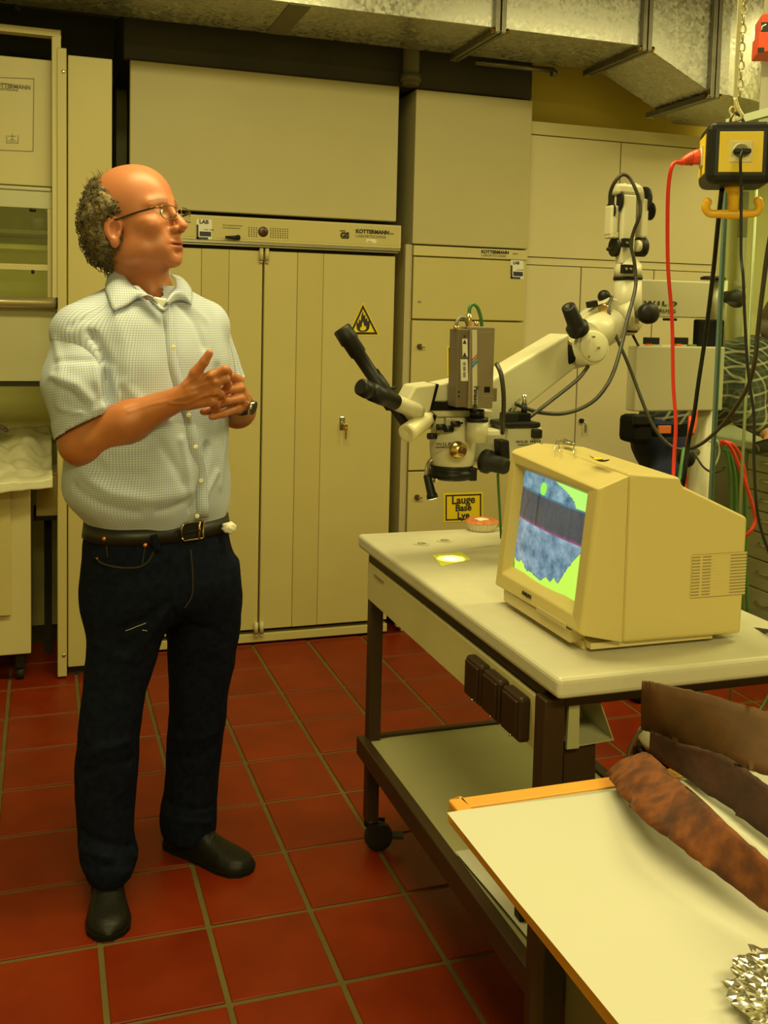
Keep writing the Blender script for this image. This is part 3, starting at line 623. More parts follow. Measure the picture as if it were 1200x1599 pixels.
# ================================================================ things on the trolley
pb=onz(752,827,Z1); rr=.042
bw=thing('paper_dish',(pb.x,pb.y,Z1),'round white paper dish with orange rim on the trolley below the lye sign','dish')
mb=MB(); n=64
def pleat(u,v):
    a=2*PI*u; k=.0014*math.cos(a*22); r=[.036,.040,.043][int(round(v*2))]+k*(.5+v)
    return V(pb.x+r*math.cos(a),pb.y+r*math.sin(a),Z1+.001+.022*v)
obj('pleated_wall',MB().grid(pleat,132,2),mat('dish_paper',(.68,.60,.42),.7),bw)
def rim(u,v):
    a=2*PI*u; r=.047-.027*v; 
    return V(pb.x+r*math.cos(a),pb.y+r*math.sin(a),Z1+.023+.008*math.sin(v*PI*.75)+.003*noise.noise(V(math.cos(a)*3,math.sin(a)*3,v*2)))
obj('orange_rim',MB().grid(rim,60,8),TERRA,bw)
obj('white_centre',MB().lathe((pb.x,pb.y,Z1+.022),(0,0,1),[(0,.0215),(.006,.022),(.0075,.018),(.008,.001)]),LABEL,bw)
nt=onz(705,873,Z1)
NOTEM=mat('yellow_note_paper',(.80,.80,.12),.6,var=.02)
cs4=[onz(675,867,Z1+.0004),onz(720,862,Z1+.0004),onz(736,874,Z1+.0004),onz(690,884,Z1+.0004)]
tag(obj('paper_note',MB().prism(cs4,(0,0,.0006)),NOTEM),'yellow paper square lit by the bright spot under the microscope','note')
for (x,y,lab) in ((658,850,'small clear specimen slide on the trolley, nearer its left edge'),(694,845,'small clear specimen slide on the trolley, beside the round paper dish')):
    c=onz(x,y,Z1+.0005); s=thing('specimen_slide',c,lab,'slide','specimen slides on the trolley')
    ux=V(.016,-.010,0); uy=V(.006,.010,0)
    obj('slide_glass',MB().obox(c+V(0,0,.001),ux,uy,V(0,0,.001)),mat('slide_glassy',(.55,.54,.40),.15),s)
    obj('specimen_ring',MB().torus(c+V(0,0,.0022),(0,0,1),.008,.0016,n=18,m=6).torus(c+V(.007,-.003,.0022),(0,0,1),.005,.0012,n=16,m=6),mat('dark_outline',(.20,.19,.12),.5),s)
tag(obj('paper_sheet',MB().grid(lambda u,v: V(.812+.06*u+.012*(1-v),1.555+.315*v,.3165+.001*math.sin(v*5)),3,8),PAPER),'white paper sheet lying over the edge of the trolley lower shelf','paper')
k_=onz(812,1424,.33); kk=thing('clip_block',V(k_.x,k_.y,.318),'small black and cream block on the paper over the trolley shelf','clip')
obj('block',MB().rbox(k_.x-.006,k_.x+.006,k_.y-.012,k_.y+.012,.318,.342,.002),BLACK,kk); obj('pad',MB().rbox(k_.x+.007,k_.x+.020,k_.y-.014,k_.y+.010,.318,.334,.002),CREAM,kk)
# ================================================================ foreground table
ZT=.75
ft=thing('work_table',(1.1,.6,0),'low work table with orange wooden edge and white paper cover, foreground','table')
obj('tabletop',MB().box(.555,1.9,-.15,1.24,ZT-.03,ZT-.001),GREYT,ft)
obj('edge_strip',MB().box(.538,.556,-.15,1.27,ZT-.032,ZT+.002).box(.556,1.9,1.24,1.27,ZT-.032,ZT+.002),ORANGEW,ft,bevel=.003)
obj('table_leg',MB().box(.640,.675,1.165,1.20,0,ZT-.03),PANELD,ft,bevel=.003)
obj('table_leg',MB().box(.640,.675,-.1,-.065,0,ZT-.03),PANELD,ft,bevel=.003)
obj('table_leg',MB().box(1.80,1.84,1.165,1.20,0,ZT-.03),PANELD,ft,bevel=.003)
obj('side_panel',MB().box(.676,.69,-.1,1.165,.12,ZT-.04),mat('brown_grey_panel',(.16,.125,.08),.6,var=.08),ft,bevel=.002)
def pap(u,v):
    x=.512+1.38*u; y=-.15+(1.375-.012*min(1,u*3))*v; x+=(.006+.020*(1-v))*(1-u)
    w=.004*noise.noise(V(x*3,y*2.2,5))+.0025*math.sin(y*7+x*3)
    z=ZT+.0035+abs(w)
    if x<.538: z-=(.538-x)*.35*(1-v*.9)
    if u<.03: x-=.004*math.sin(v*6)*(1-v)
    bulge=math.exp(-((x-.86)/.10)**2)*max(0,.5-abs(y-.95))*.02
    return V(x,y,z+bulge)
pp=obj('paper_cover',MB().grid(pap,60,50),PAPER,None); tag(pp,'large sheet of white paper covering the foreground table','paper')
# rusty iron pieces
def plate(name,lo,hi,th,m,label,nv=6,bow=0,grp='rusty iron pieces on the foreground table'):
    L=spline([V(p) for p in lo],8); H=spline([V(p) for p in hi],8)
    n=max(len(L),len(H)); 
    def rs(P):
        i=np.linspace(0,len(P)-1,48); return [P[int(k)].lerp(P[min(int(k)+1,len(P)-1)],k-int(k)) for k in i]
    L,H=rs(L),rs(H)
    def fn(u,v):
        i=u*47; a=L[int(i)]; b=H[int(i)]; p=a.lerp(b,v); q=V(p)
        q+=V(0,0,bow*math.sin(PI*v)); q+=V(1,1,1)*.0022*noise.noise(p*22)
        e=.0022*noise.noise(V(u*30,v,3)); return q+(b-a).normalized()*e*(1 if v in(0,1) else 0)
    o=obj(name,MB().grid(fn,47,nv),m); s=o.modifiers.new('solid','SOLIDIFY'); s.thickness=th; tag(o,label,'iron plate',grp); return o
plate('rusty_plate',[onz(946,1208,.775),onz(979,1252,.790),onz(1014,1287,.800),onz(1085,1338,.80),onz(1165,1399,.79),onz(1255,1470,.78)],
                    [onz(985,1180,.80),onz(1011,1176,.815),onz(1044,1202,.825),onz(1120,1272,.84),onz(1200,1343,.84),onz(1300,1430,.83)],.004,RUST,'bright rust-orange bent iron strip nearest on the white paper',bow=.006)
plate('rusty_plate',[onz(1014,1178,.762),onz(1035,1192,.762),onz(1053,1205,.765),onz(1138,1262,.775),onz(1210,1318,.78),onz(1300,1385,.78)],
                    [onz(1016,1140,.80),onz(1050,1156,.81),onz(1090,1170,.82),onz(1141,1184,.83),onz(1200,1226,.83),onz(1300,1300,.83)],.004,mat('dark_rust',(.045,.014,.005),.8,var=.4,vs=18,bump=.3),'dark brown iron strip lying between the other two rusty pieces',bow=.004)
plate('rusty_plate',[onz(1004,1136,.775),onz(1060,1162,.785),onz(1140,1190,.79),onz(1200,1212,.79),onz(1300,1245,.79)],
                    [at(1003,1063,1.27),at(1032,1067,1.26),at(1125,1089,1.22),at(1200,1112,1.19),at(1300,1140,1.15)],.004,RUST2,'broad dull brown iron sheet standing behind the other rusty pieces',bow=0)
# crumpled foil
def foil():
    bm=bmesh.new(); bmesh.ops.create_icosphere(bm,subdivisions=5,radius=1)
    c=V(.692,.752,ZT+.030)
    for v in bm.verts:
        d=v.co.copy(); r=1+.20*noise.noise(d*2.3)+.34*(abs(noise.noise(d*4.2))-.2)+.14*(abs(noise.noise(d*7.5+V(3,1,2)))-.2)+.12*(abs(noise.noise(d*15))-.2)
        v.co=c+V(d.x*.056*r,d.y*.058*r,d.z*.030*r)
        v.co.z=max(v.co.z,ZT+.010)
    return MB().bm(bm)
tag(obj('crumpled_foil',foil(),mat('aluminium_foil',(.80,.79,.74),.22,metal=1,var=.05),None),'crumpled ball of silver foil on the near corner of the white paper','foil')
# ================================================================ hanging power cube
import itertools
PC=at(1149,245,1.8); cdir=(V(0,0,EYE)-PC); cdir.z=0; cdir.normalize()
rr_=Matrix.Rotation(math.radians(9),3,'Z')
nF=(rr_@cdir); nR=V(-nF.y,nF.x,0)      # nR points to image right
if nR.dot(rt)<0: nR=-nR
nU=V(0,0,1)
pc_=thing('power_cube',PC-V(0,0,.07),'black and yellow hanging socket cube with a red plug in its side','power cube')
hw=.0655
obj('cube_body',MB().obox(PC,nR*hw,nF*hw,nU*.0625,r=.016,n=3),BLACK,pc_)
for (n_,t_) in ((nF,nR),(-nR,nF),(nR,nF),(-nF,nR)):
    fp=obj('face_plate',MB().obox(PC+n_*(hw+.0005),t_*.0425,nU*.0405,n_*.0015,r=.001,n=1),YEL,pc_)
    sk=obj('socket',MB().obox(PC+n_*(hw+.003),t_*.022,nU*.0215,n_*.002,r=.0015,n=2).torus(PC+n_*(hw+.0045),n_,.0155,.0022,n=30),mat('socket_cream',(.66,.60,.36),.4),fp)
    obj('socket_well',MB().cyl(PC+n_*(hw+.0050),PC+n_*(hw+.0056),.0145,n=28),mat('socket_recess',(.22,.20,.11),.5),sk)
hk=PC-nU*.0625
obj('hook',MB().lathe(hk,(0,0,-1),[(0,.020),(.006,.017),(.014,.0125),(.035,.011),(.05,.011)],n=20).tube([hk+nR*-.052-nU*.032,hk+nR*-.055-nU*.042,hk+nR*-.047-nU*.054,hk+nR*-.030-nU*.0555,hk-nU*.056,hk+nR*.030-nU*.0545,hk+nR*.047-nU*.052,hk+nR*.053-nU*.040,hk+nR*.050-nU*.029],[.0095,.0092,.0085,.0085,.0105,.0085,.0085,.0090,.0090],n=14,spl=4).sph(hk+nR*-.052-nU*.0315,.0098).sph(hk+nR*.050-nU*.0285,.0095),YELH,pc_)
tp=PC+nU*.0625
obj('hanger',MB().cyl(tp,tp+nU*.006,.014,n=20).tube([tp+nR*-.012+nU*.002,tp+nR*-.012+nU*.016,tp+nR*-.002+nU*.028,tp+nR*.012+nU*.012,tp+nR*.012+nU*.0],.0035,n=8,spl=4),mat('hanger_black',(.03,.03,.025),.4),pc_)
obj('hanger_clip',MB().torus(tp+nR*-.010+nU*.032,nF,.008,.0022,n=18,m=6,sx=.7).tube([tp+nR*-.006+nU*.058,tp+nR*-.001+nU*.038,tp+nR*.008+nU*.022,tp+nR*.005+nU*.014,tp+nR*-.006+nU*.012],[.004,.005,.005,.004,.003],n=8,spl=4).obox(tp+nR*-.009+nU*.018,nR*.005,nF*.003,nU*.009,r=.001),mat('clip_cream',(.60,.52,.26),.35,metal=.3),pc_)
ch=thing('hanging_chain',tp+nU*.06,'long pale chain hanging from the ceiling that carries the power cube','chain')
top0=tp+nU*.055
LK=mat('chain_metal',(.50,.45,.25),.3,metal=.6,var=.1)
lk0=None
for k in range(22):
    c=top0+nU*(.014+k*.0185)
    o=obj('chain_link',MB().torus(c+(nR*.0025),(nF if k%2 else nR),.0095,.0021,n=16,m=6,sx=.6 if k%2 else .6),LK,ch)
obj('chain_strap',MB().obox(top0+nU*.50-nR*.006,nR*.0045,nF*.0018,nU*.50,r=.001,n=1),mat('strap_cream',(.55,.50,.30),.5),ch)
# plugs
so=PC-nR*(hw+.005)
rp=thing('red_power_cable',so,'red power cable plugged into the left side of the hanging power cube','cable')
obj('plug',MB().tube([so+nR*.004,so-nR*.006,so-nR*.022-nU*.004,so-nR*.032-nU*.008,so-nR*.040-nU*.013],[.0165,.0165,.0125,.0085,.0055],n=18),REDP,rp)
mb=MB()
for k in range(4):
    q=so-nR*(.016+.0045*k)-nU*(.003+.0014*k); mb.torus(q,nR,.0148-.0018*k,.0012,n=18,m=6)
obj('plug_rib',mb,mat('dark_red_plastic',(.45,.035,.012),.5),rp)
rc=[so-nR*.039-nU*.012]+[at(x,y,Y) for x,y,Y in ((1052,256,1.81),(1045,285,1.82),(1043,340,1.85),(1044,420,1.9),(1050,500,1.95),(1052,600,1.97),(1056,660,1.97),(1053,720,1.97),(1052,790,1.95),(1060,870,1.95))]
obj('cable',MB().tube(rc,.0042,n=10,spl=8),REDC,rp)
so2=PC+nF*(hw+.005)
bp=thing('black_power_cable',so2,'thin black cable plugged into the front of the hanging power cube','cable')
obj('plug',MB().obox(so2+nF*.006-nU*.001,nR*.017,nF*.010,nU*.005,r=.003).cyl(so2+nF*.005,so2+nF*.018,.006,.004,n=12),BLACK,bp)
rc=[so2+nF*.016]+[at(x,y,Y) for x,y,Y in ((1157,250,1.715),(1158,300,1.715),(1158,350,1.71),(1158,400,1.70),(1161,430,1.68),(1163,480,1.67),(1166,540,1.66),(1170,590,1.65),(1178,650,1.64),(1178,720,1.63),(1182,790,1.62),(1190,830,1.62),(1204,870,1.62))]
obj('cable',MB().tube(rc,.0030,n=8,spl=8),BLACK,bp)
tag(obj('black_cable',MB().tube([at(x,y,Y) for x,y,Y in ((1128,296,1.83),(1122,350,1.9),(1115,420,2.0),(1108,480,2.05),(1100,540,2.1),(1091,600,2.12),(1084,650,2.15),(1076,690,2.2),(1070,740,2.2),(1062,790,2.25))],.0052,n=10,spl=8),BLACK),'thick black cable falling from behind the power cube to the monitor','cable')
# red controller at the top right corner
rx=at(1196,60,2.3)
rd=thing('red_control_box',rx,'orange-red control box with a dial at the top right corner','control box')
obj('box_body',MB().obox(at(1206,47,2.3),nR*.035,nF*.05,nU*.03,r=.003).obox(at(1206,73,2.28),nR*.042,nF*.05,nU*.026,r=.003),REDP,rd)
obj('dial',MB().obox(at(1204,44,2.245),nR*.024,nF*.001,nU*.016,r=.001),INK,rd); obj('rating_label',MB().obox(at(1189,78,2.215),nR*.008,nF*.001,nU*.006,r=.0005),INK,rd)
obj('dial_mark',MB().tube([at(1190,47,2.235),at(1191,41,2.235),at(1197,38,2.235)],.0015,n=6),LABEL,rd)
obj('mount_plate',MB().obox(at(1203,90,2.36),nR*.022,nF*.003,nU*.20,r=.001),mat('mount_grey',(.35,.34,.28),.4,metal=.5),rd)
# ================================================================ glass screen
gs=thing('glass_screen',(1.725,1.5,0),'tall glass screen with blue edge in front of the drawer bench, right','glass screen')
gy=2.30
obj('glass_pane',MB().box(1.718,1.726,1.40,gy-.008,.10,1.945),GLASS,gs)
obj('blue_edge',MB().box(1.716,1.728,gy-.008,gy,.10,1.945),BLUEGL,gs)
obj('top_trim',MB().box(1.714,1.730,1.40,gy,1.945,1.965),mat('pale_green_trim',(.50,.56,.40),.4),gs)
obj('edge_rod',MB().cyl((1.735,2.19,.05),(1.735,2.19,1.94),.0042,n=12),mat('dull_steel_rod',(.30,.29,.20),.45,metal=.5),gs)
obj('floor_frame',MB().box(1.705,1.74,1.40,gy+.02,0,.10),BROWNM,gs)
# ================================================================ drawer bench behind the glass
bn=thing('drawer_bench',(3.4,3.6,0),'long grey bench with stacked drawers behind the glass screen','bench')
obj('bench_body',MB().box(3.0,3.9,3.0,4.22,.05,.865),mat('bench_grey',(.30,.31,.22),.5,var=.04),bn,bevel=.003)
obj('worktop',MB().box(2.955,3.92,2.98,4.225,.872,.905),mat('bench_top',(.42,.46,.40),.35,var=.04),bn,bevel=.004)
obj('kick_plate',MB().box(3.05,3.88,3.05,4.2,0,.05),DARKV,bn)
DG=mat('drawer_grey',(.34,.34,.24),.45,var=.03)
zz=.855
for k,h in enumerate((.075,.085,.085,.095,.12,.13,.14)):
    for (y0,y1) in ((3.06,3.72),):
        d=obj('drawer',MB().box(2.975,3.0,y0,y1,zz-h,zz-.006),DG,bn,bevel=.003)
        yh=3.56; zc=zz-h*.42
        obj('drawer_handle',MB().tube([V(2.975,yh+.055,zc),V(2.958,yh+.05,zc),V(2.958,yh-.05,zc),V(2.975,yh-.055,zc)],.004,n=8),CHROME,d)
    zz-=h
obj('bench_rail',MB().cyl((2.99,3.0,.965),(2.99,4.2,.965),.008,n=10).cyl((2.99,3.05,.905),(2.99,3.05,.965),.006,n=8).cyl((2.99,4.15,.905),(2.99,4.15,.965),.006,n=8),CHROME,bn)
obj('end_door',MB().box(2.985,3.0,3.735,4.2,.07,.855),mat('bench_dark',(.14,.14,.10),.5),bn,bevel=.002)
# coiled hoses
def cab(name,pts,r,m,label,grp=None,cat='hose',spl=8):
    o=obj(name,MB().tube([at(*p) for p in pts],r,n=8,spl=spl),m,None); return tag(o,label,cat,grp)
cab('red_hose',[(1126,690,2.62),(1136,692,2.60),(1148,712,2.60),(1163,750,2.60),(1176,790,2.60),(1180,812,2.60),(1172,830,2.6),(1158,840,2.62),(1140,846,2.65)],.0062,REDC,'red hose looping outermost in the hose bundle behind the glass')
cab('red_hose',[(1126,694,2.68),(1140,692,2.66),(1154,706,2.66),(1162,730,2.66),(1166,760,2.66)],.006,REDC,'short red hose on top of the hose bundle behind the glass')
for k,(dx_,e,lb) in enumerate(((-6,0,'dark green hose, nearest the stand column in the hose bundle'),(2,4,'dark green hose, second from the stand column in the hose bundle'),(10,8,'dark green hose, third from the stand column in the hose bundle'),(18,3,'dark green hose, outermost in the hanging hose bundle'))):
    cab('green_hose',[(1124+dx_*.35,693+e,2.70),(1137+dx_*.6,701+e,2.70),(1146+dx_*.9,740,2.70),(1148+dx_,800,2.70),(1147+dx_,860,2.70),(1149+dx_,920,2.70),(1152+dx_,990,2.70)],.0060,GREENC,lb,grp='dark green hoses hanging behind the monitor')
cab('pale_cable',[(1108,690,2.64),(1120,688,2.62),(1124,705,2.62),(1118,725,2.62),(1108,735,2.64)],.003,mat('pale_cable',(.5,.5,.4),.4),'thin pale wire loop beside the stand column','None','cable')
cab('green_cable',[(1110,946,1.95),(1150,962,1.9),(1180,973,1.75),(1215,986,1.70),(1260,1010,1.7)],.0042,GREENC,'green cable running across the trolley top right of the monitor',cat='cable')
cab('dark_cable',[(1120,975,1.62),(1150,984,1.58),(1180,983,1.56),(1210,988,1.50),(1250,1000,1.48)],.0040,GREYC,'dark cable leaving the back of the monitor over the trolley top',cat='cable')
cab('green_cable',[(1108,1040,1.52),(1120,1060,1.52),(1140,1068,1.52),(1162,1065,1.52),(1182,1048,1.52),(1186,1036,1.52)],.003,GREENC,'thin green cable sagging under the trolley end',cat='cable')
cab('green_cable',[(1174,1118,1.9),(1188,1108,1.9),(1200,1088,1.9),(1206,1070,1.9)],.003,GREENC,'thin green cable curving at the right edge above the rusty sheet',cat='cable')
cab('dark_cable',[(978,1190,1.75),(985,1168,1.8),(995,1148,1.85),(1008,1134,1.9)],.0035,GREYC,'dark cable rising from the floor beside the rusty strip',cat='cable')
# ================================================================ microscope on its floor stand
MS=thing('operating_microscope',(at(1092,700,2.7).x,2.7,0),'white stand-mounted stereo microscope with jointed arm, cameras and black eyepieces','microscope')
def px(p,r): return r*((p-V(0,0,EYE)).dot(fw))/F
def a(x,y,Y=2.2): return at(x,y,Y)
def Cy(mb,p,q,r0,r1=None,n=26): return mb.cyl(p,q,px(p,r0),px(q,r1 if r1 is not None else r0),n=n)
cxb=a(1094,700,2.7); 
obj('stand_base',MB().lathe((cxb.x,2.7,.06),(0,0,1),[(0,.15),(.02,.155),(.05,.12),(.07,.05),(.10,.045)]),CREAMG,MS)
for k in range(5):
    g=2*PI*k/5+.3; d=V(math.cos(g),math.sin(g),0); c=V(cxb.x,2.7,0)+d*.15
    obj('base_castor',MB().cyl(c+V(-.01,0,.025),c+V(.01,0,.025),.025,n=16).cyl(c+V(0,0,.03),c+V(0,0,.065),.012,n=10),RUBBER,MS)
col=obj('column',MB().cyl((cxb.x,2.7,.12),(cxb.x,2.7,1.20),.036,n=28),CREAMW,MS)
k1=a(1080,712,2.62); obj('clamp_knob',MB().cyl(a(1088,706,2.66),a(1075,713,2.56),.012,n=12).sph(a(1072,714,2.56),(.030,.026,.032)),BLACK,MS)
def fbox(x0,y0,x1,y1,Y,d,sk=0.0,r=.004):  # box whose front face covers those pixels at depth Y
    p=[a(x0,y1,Y),a(x1,y1,Y),a(x1,y0,Y),a(x0,y0,Y)]
    x0w,x1w=(p[0].x+p[3].x)/2,(p[1].x+p[2].x)/2; z0,z1=(p[0].z+p[1].z)/2,(p[2].z+p[3].z)/2
    return MB().rbox(x0w,x1w,Y,Y+d,z0,z1,r,2)
cb=obj('control_box',fbox(993,541,1131,642,2.62,.05),CREAMG,MS)
for (x0,x1) in ((1010,1031),(1056,1076)):
    s=obj('switch',fbox(x0,527,x1,538,2.66,.02,r=.002),BLACK,cb); obj('orange_marker',fbox(x0+1,537,x0+9,542,2.655,.01,r=.0005),mat('orange_marker',(.75,.14,.02),.5),s)
obj('small_switches',fbox(1034,539,1053,542,2.65,.01,r=.0005).add([],[]),LABEL,cb)
obj('green_strip',fbox(1076,538,1096,542,2.65,.01,r=.0005),mat('green_strip',(.12,.22,.05),.5),cb)
sb=obj('spring_arm_box',fbox(1001,438,1110,496,2.66,.05),CREAMG,MS)
text('arm_lettering','WILD',.0185,a(1006,476,2.658),(1,0,0),(0,0,1),INK,sb,bold=.0003,sx=2.15,spacing=1.3)
text('arm_lettering','HEERBRUGG',.0160,a(1001,487,2.658),(1,0,0),(0,0,1),INK,sb,bold=0,sx=1.2,spacing=1.2)
obj('arm_clamp',fbox(1044,497,1058,501,2.67,.03,r=.001),BLACK,sb)
obj('column_head',MB().cyl((a(1121,500,2.7).x,2.7,a(1121,540,2.7).z),(a(1121,500,2.7).x,2.7,a(1121,438,2.7).z),px(a(1121,500,2.7),13),n=24),CREAMG,MS)
obj('column_cap',MB().lathe(a(1114,437,2.7),(0,0,1),[(0,px(cxb,19)),(.008,px(cxb,19)),(.011,px(cxb,14))],n=24),BLACK,MS)
obj('clamp_block',fbox(1091,499,1132,543,2.645,.03,r=.006),BLACKM,MS)
obj('column_knob',MB().lathe(a(1126,462,2.68),a(1160,468,2.60)-a(1126,462,2.68),[(0,.012),(.02,.018),(.035,.021),(.045,.019),(.046,.026),(.06,.029),(.075,.026),(.082,.012)],n=22),RUBBER,MS)
obj('hose_strap',MB().tube([a(1086,640,2.60),a(1085,660,2.59),a(1080,678,2.58)],.008,n=8,spl=5).tube([a(1078,650,2.6),a(1076,680,2.58),a(1072,700,2.6)],.005,n=8,spl=4),REDP,MS)
# vertical parallelogram link
YJ=2.55
link=obj('link_housing',MB().cyl(a(981,505,YJ),a(981,436,YJ),px(a(981,470,YJ),21.5),n=30).cyl(a(981,433,YJ),a(981,415,YJ),px(a(981,470,YJ),21.5),n=30).cyl(a(981,415,YJ),a(981,402,YJ),px(a(981,470,YJ),21.5),px(a(981,470,YJ),12),n=30).sph(a(982,503,YJ),px(a(981,470,YJ),21.5)),CREAMW,MS)
obj('link_band',MB().cyl(a(981,437,YJ),a(981,432,YJ),px(a(981,470,YJ),22.5),n=30),BLACK,MS)
obj('link_bar',fbox(973,304,993,412,YJ-.022,.035,r=.003),CREAMW,MS)
obj('link_fork',MB().tube([a(968,345,YJ+.01),a(967,310,YJ+.01),a(970,297,YJ+.01),a(978,292,YJ+.01)],px(a(981,300,YJ),7),n=10,spl=4).tube([a(1001,345,YJ+.01),a(1001,310,YJ+.01),a(998,297,YJ+.01),a(990,292,YJ+.01)],px(a(981,300,YJ),7),n=10,spl=4),CREAMW,MS)
obj('link_cap',fbox(966,287,1004,304,YJ-.02,.05,r=.008),CREAMW,MS)
for (x0,y0,x1,y1,r) in ((955,320,967,368,.006),(1004,310,1014,372,.006),(955,362,967,372,.004)):
    obj('side_link',fbox(x0,y0,x1,y1,YJ-.01,.04,r=r),CREAMW,MS)
for (x,y,rr,w) in ((963,312,20,1.5),(1007,312,20,1.5),(954,330,14,1.2),(1016,330,14,1.2)):
    p=a(x,y,YJ+.01); obj('pivot_disc',MB().cyl(p-V(px(p,w),0,0),p+V(px(p,w),0,0),px(p,rr),n=24),BLACK,MS)
for (x,y,w) in ((964,386,7),(1001,386,6)):
    p=a(x,y,YJ+.01); s=obj('pivot_housing',MB().cyl(p-V(px(p,w),0,0),p+V(px(p,w),0,0),px(p,15),n=24),BLACK,MS)
obj('pivot_collar',MB().cyl(a(994,384,YJ-.012),a(999,384,YJ-.012),px(a(994,384,YJ),9),n=18),CREAMW,MS)
obj('lock_knob',MB().cyl(a(957,388,YJ-.01),a(952,389,YJ-.01),.003,n=8).sph(a(950,389,YJ-.01),.0055,n=12),BLACK,MS)
for (x0,y0,x1,y1,sc2) in ((976,372,990,386,((980,379),)),(975,413,990,427,((979,420),(986,420)))):
    c=obj('cable_clip',fbox(x0,y0,x1,y1,YJ-.045,.02,r=.001),BLACK,MS)
    for s in sc2: q=a(s[0],s[1],YJ-.046); obj('clip_screw',MB().cyl(q+V(0,.003,0),q-V(0,.002,0),px(q,2.2),n=10),CHROME,c)
j1=a(987,492,2.53); dj=(V(.35,-.9,.05)).normalized()
obj('joint_disc',MB().lathe(j1,dj,[(-.03,px(j1,24)),(.012,px(j1,24)),(.016,px(j1,22)),(.017,.001)],n=32),CREAMW,MS)
k=a(998,491,2.50); dk=a(1016,489,2.44)-k
obj('round_knob',MB().lathe(k,dk,[(0,.012),(.02,.014),(.03,.018),(.034,.027),(.045,.030),(.062,.029),(.070,.020),(.073,.001)],n=26),BLACK,MS)
obj('joint_plate',fbox(966,516,996,519,2.52,.06,r=.001),BLACK,MS)
obj('brace_rod',MB().tube([a(986,518,2.56),a(998,541,2.63)],.004,n=8),BLACK,MS)
# joint 2
YQ=2.40
A0,A1=a(893,549,YQ+.06),a(927,541,YQ-.05)
q0=a(908,545,YQ)
obj('joint_drum',MB().cyl(A0,A1,px(q0,28),n=36),CREAMW,MS)
dd=(A1-A0).normalized()
jc=obj('joint_cover',MB().lathe(A1,dd,[(-.004,px(q0,25)),(.004,px(q0,24.5)),(.006,px(q0,22)),(.0065,.001)],n=36),CREAMW,MS)
mb=MB()
for x,y in ((928,526),(936,543),(920,557)): q=a(x,y,A1.y-.012); mb.cyl(q+V(0,.006,0),q-V(0,.0015,0),px(q,2),n=10)
obj('cover_screw',mb,BRASS,jc)
obj('second_drum',MB().cyl(a(915,530,YQ+.03),a(952,508,YQ+.12),px(q0,29),n=32),CREAMW,MS)
obj('yoke_arm',MB().prism([a(905,500,2.5),a(925,484,2.5),a(955,464,2.5),a(966,468,2.5),a(962,492,2.5),a(950,500,2.5),a(930,502,2.5)],(0,.05,0)),CREAMW,MS,bevel=.004)
obj('brass_ring',MB().cyl(a(941,486,2.49),a(946,484,2.50),px(q0,12),n=24),BRASS,MS)
obj('small_knob',MB().sph(a(944,463,2.53),px(q0,11)).obox(a(925,475,2.5),V(px(q0,8),0,.003),V(0,.01,0),V(-.002,0,px(q0,5)),r=.002),BLACK,MS)
h0,h1=a(903,514,2.34),a(882,465,2.30)
obj('grip_handle',MB().lathe(h0,h1-h0,[(-.012,px(h0,10)),(-.008,px(h0,17)),(.010,px(h0,18)),(.016,px(h0,14)),(.018,px(h0,13.2)),(.078,px(h0,11)),(.080,px(h0,9)),(.0801,px(h0,5)),(.074,.001)],n=26),BLACK,MS)
e0=a(884,553,2.39); obj('end_cap',MB().lathe(e0,V(-.75,-.62,-.1),[(-.03,px(e0,17)),(.0,px(e0,17)),(.001,px(e0,15)),(.003,px(e0,14)),(.0035,.001)],n=28),BLACKM,MS)
# big arm
p1,p2=a(752,634,2.30),a(878,548,2.42); axv=(p2-p1).normalized(); sd=V(0,0,1).cross(axv).normalized(); uv=axv.cross(sd).normalized()
if uv.z<0: uv=-uv
L0=(p2-p1).length
def armring(t,h,w): c=p1.lerp(p2,t); return [c-sd*w-uv*h,c+sd*w-uv*h,c+sd*w+uv*h,c-sd*w+uv*h]
mb=MB(); rs_=[armring(-.08,.062,.030),armring(.35,.060,.032),armring(1.02,.050,.034)]
vs=[v for r in rs_ for v in r]; mb.add(vs,[(0,1,2,3)[::-1],(8,9,10,11)]+[(k*4+i,k*4+(i+1)%4,(k+1)*4+(i+1)%4,(k+1)*4+i) for k in range(2) for i in range(4)])
obj('suspension_arm',mb,CREAMW,MS,bevel=.008,seg=3,sharp=30)
rg=a(878,549,2.42); obj('arm_ring',MB().cyl(rg-axv*.006,rg+axv*.004,px(rg,29),n=32),mat('arm_ring_metal',(.5,.42,.22),.3,metal=.8),MS)
obj('arm_mount',fbox(757,600,790,700,2.30,.06,r=.006),CREAMW,MS)
# optics head
b0=a(705,747,2.2)
obj('objective',MB().lathe(b0,(0,0,1),[(0,px(b0,30)),(.004,px(b0,34)),(.010,px(b0,35)),(.020,px(b0,35)),(.0205,px(b0,33)),(.028,px(b0,33)),(.034,px(b0,34))],n=36).obox(a(737,740,2.17),V(px(b0,6),0,0),V(0,.012,0),V(0,0,px(b0,10)),r=.002),BLACK,MS)
b1=a(706,729,2.2)
obj('zoom_body',MB().lathe(b1,(0,0,1),[(0,px(b1,31)),(.006,px(b1,33)),(.03,px(b1,35)),(.055,px(b1,36)),(.08,px(b1,35)),(.11,px(b1,32)),(.12,px(b1,31))],n=40),CREAMW,MS)
zb_=obj('body_block',fbox(722,672,796,728,2.215,.09,r=.012),CREAMW,MS)
text('body_lettering','WILD',.0095,a(681,696,2.150),(1,0,0),(0,0,1),INK,zb_,bold=0,sx=1.5,spacing=1.25)
text('body_lettering','HEERBRUGG',.006,a(680,700,2.148),(1,0,0),(0,0,1),INK,zb_,sx=1.1)
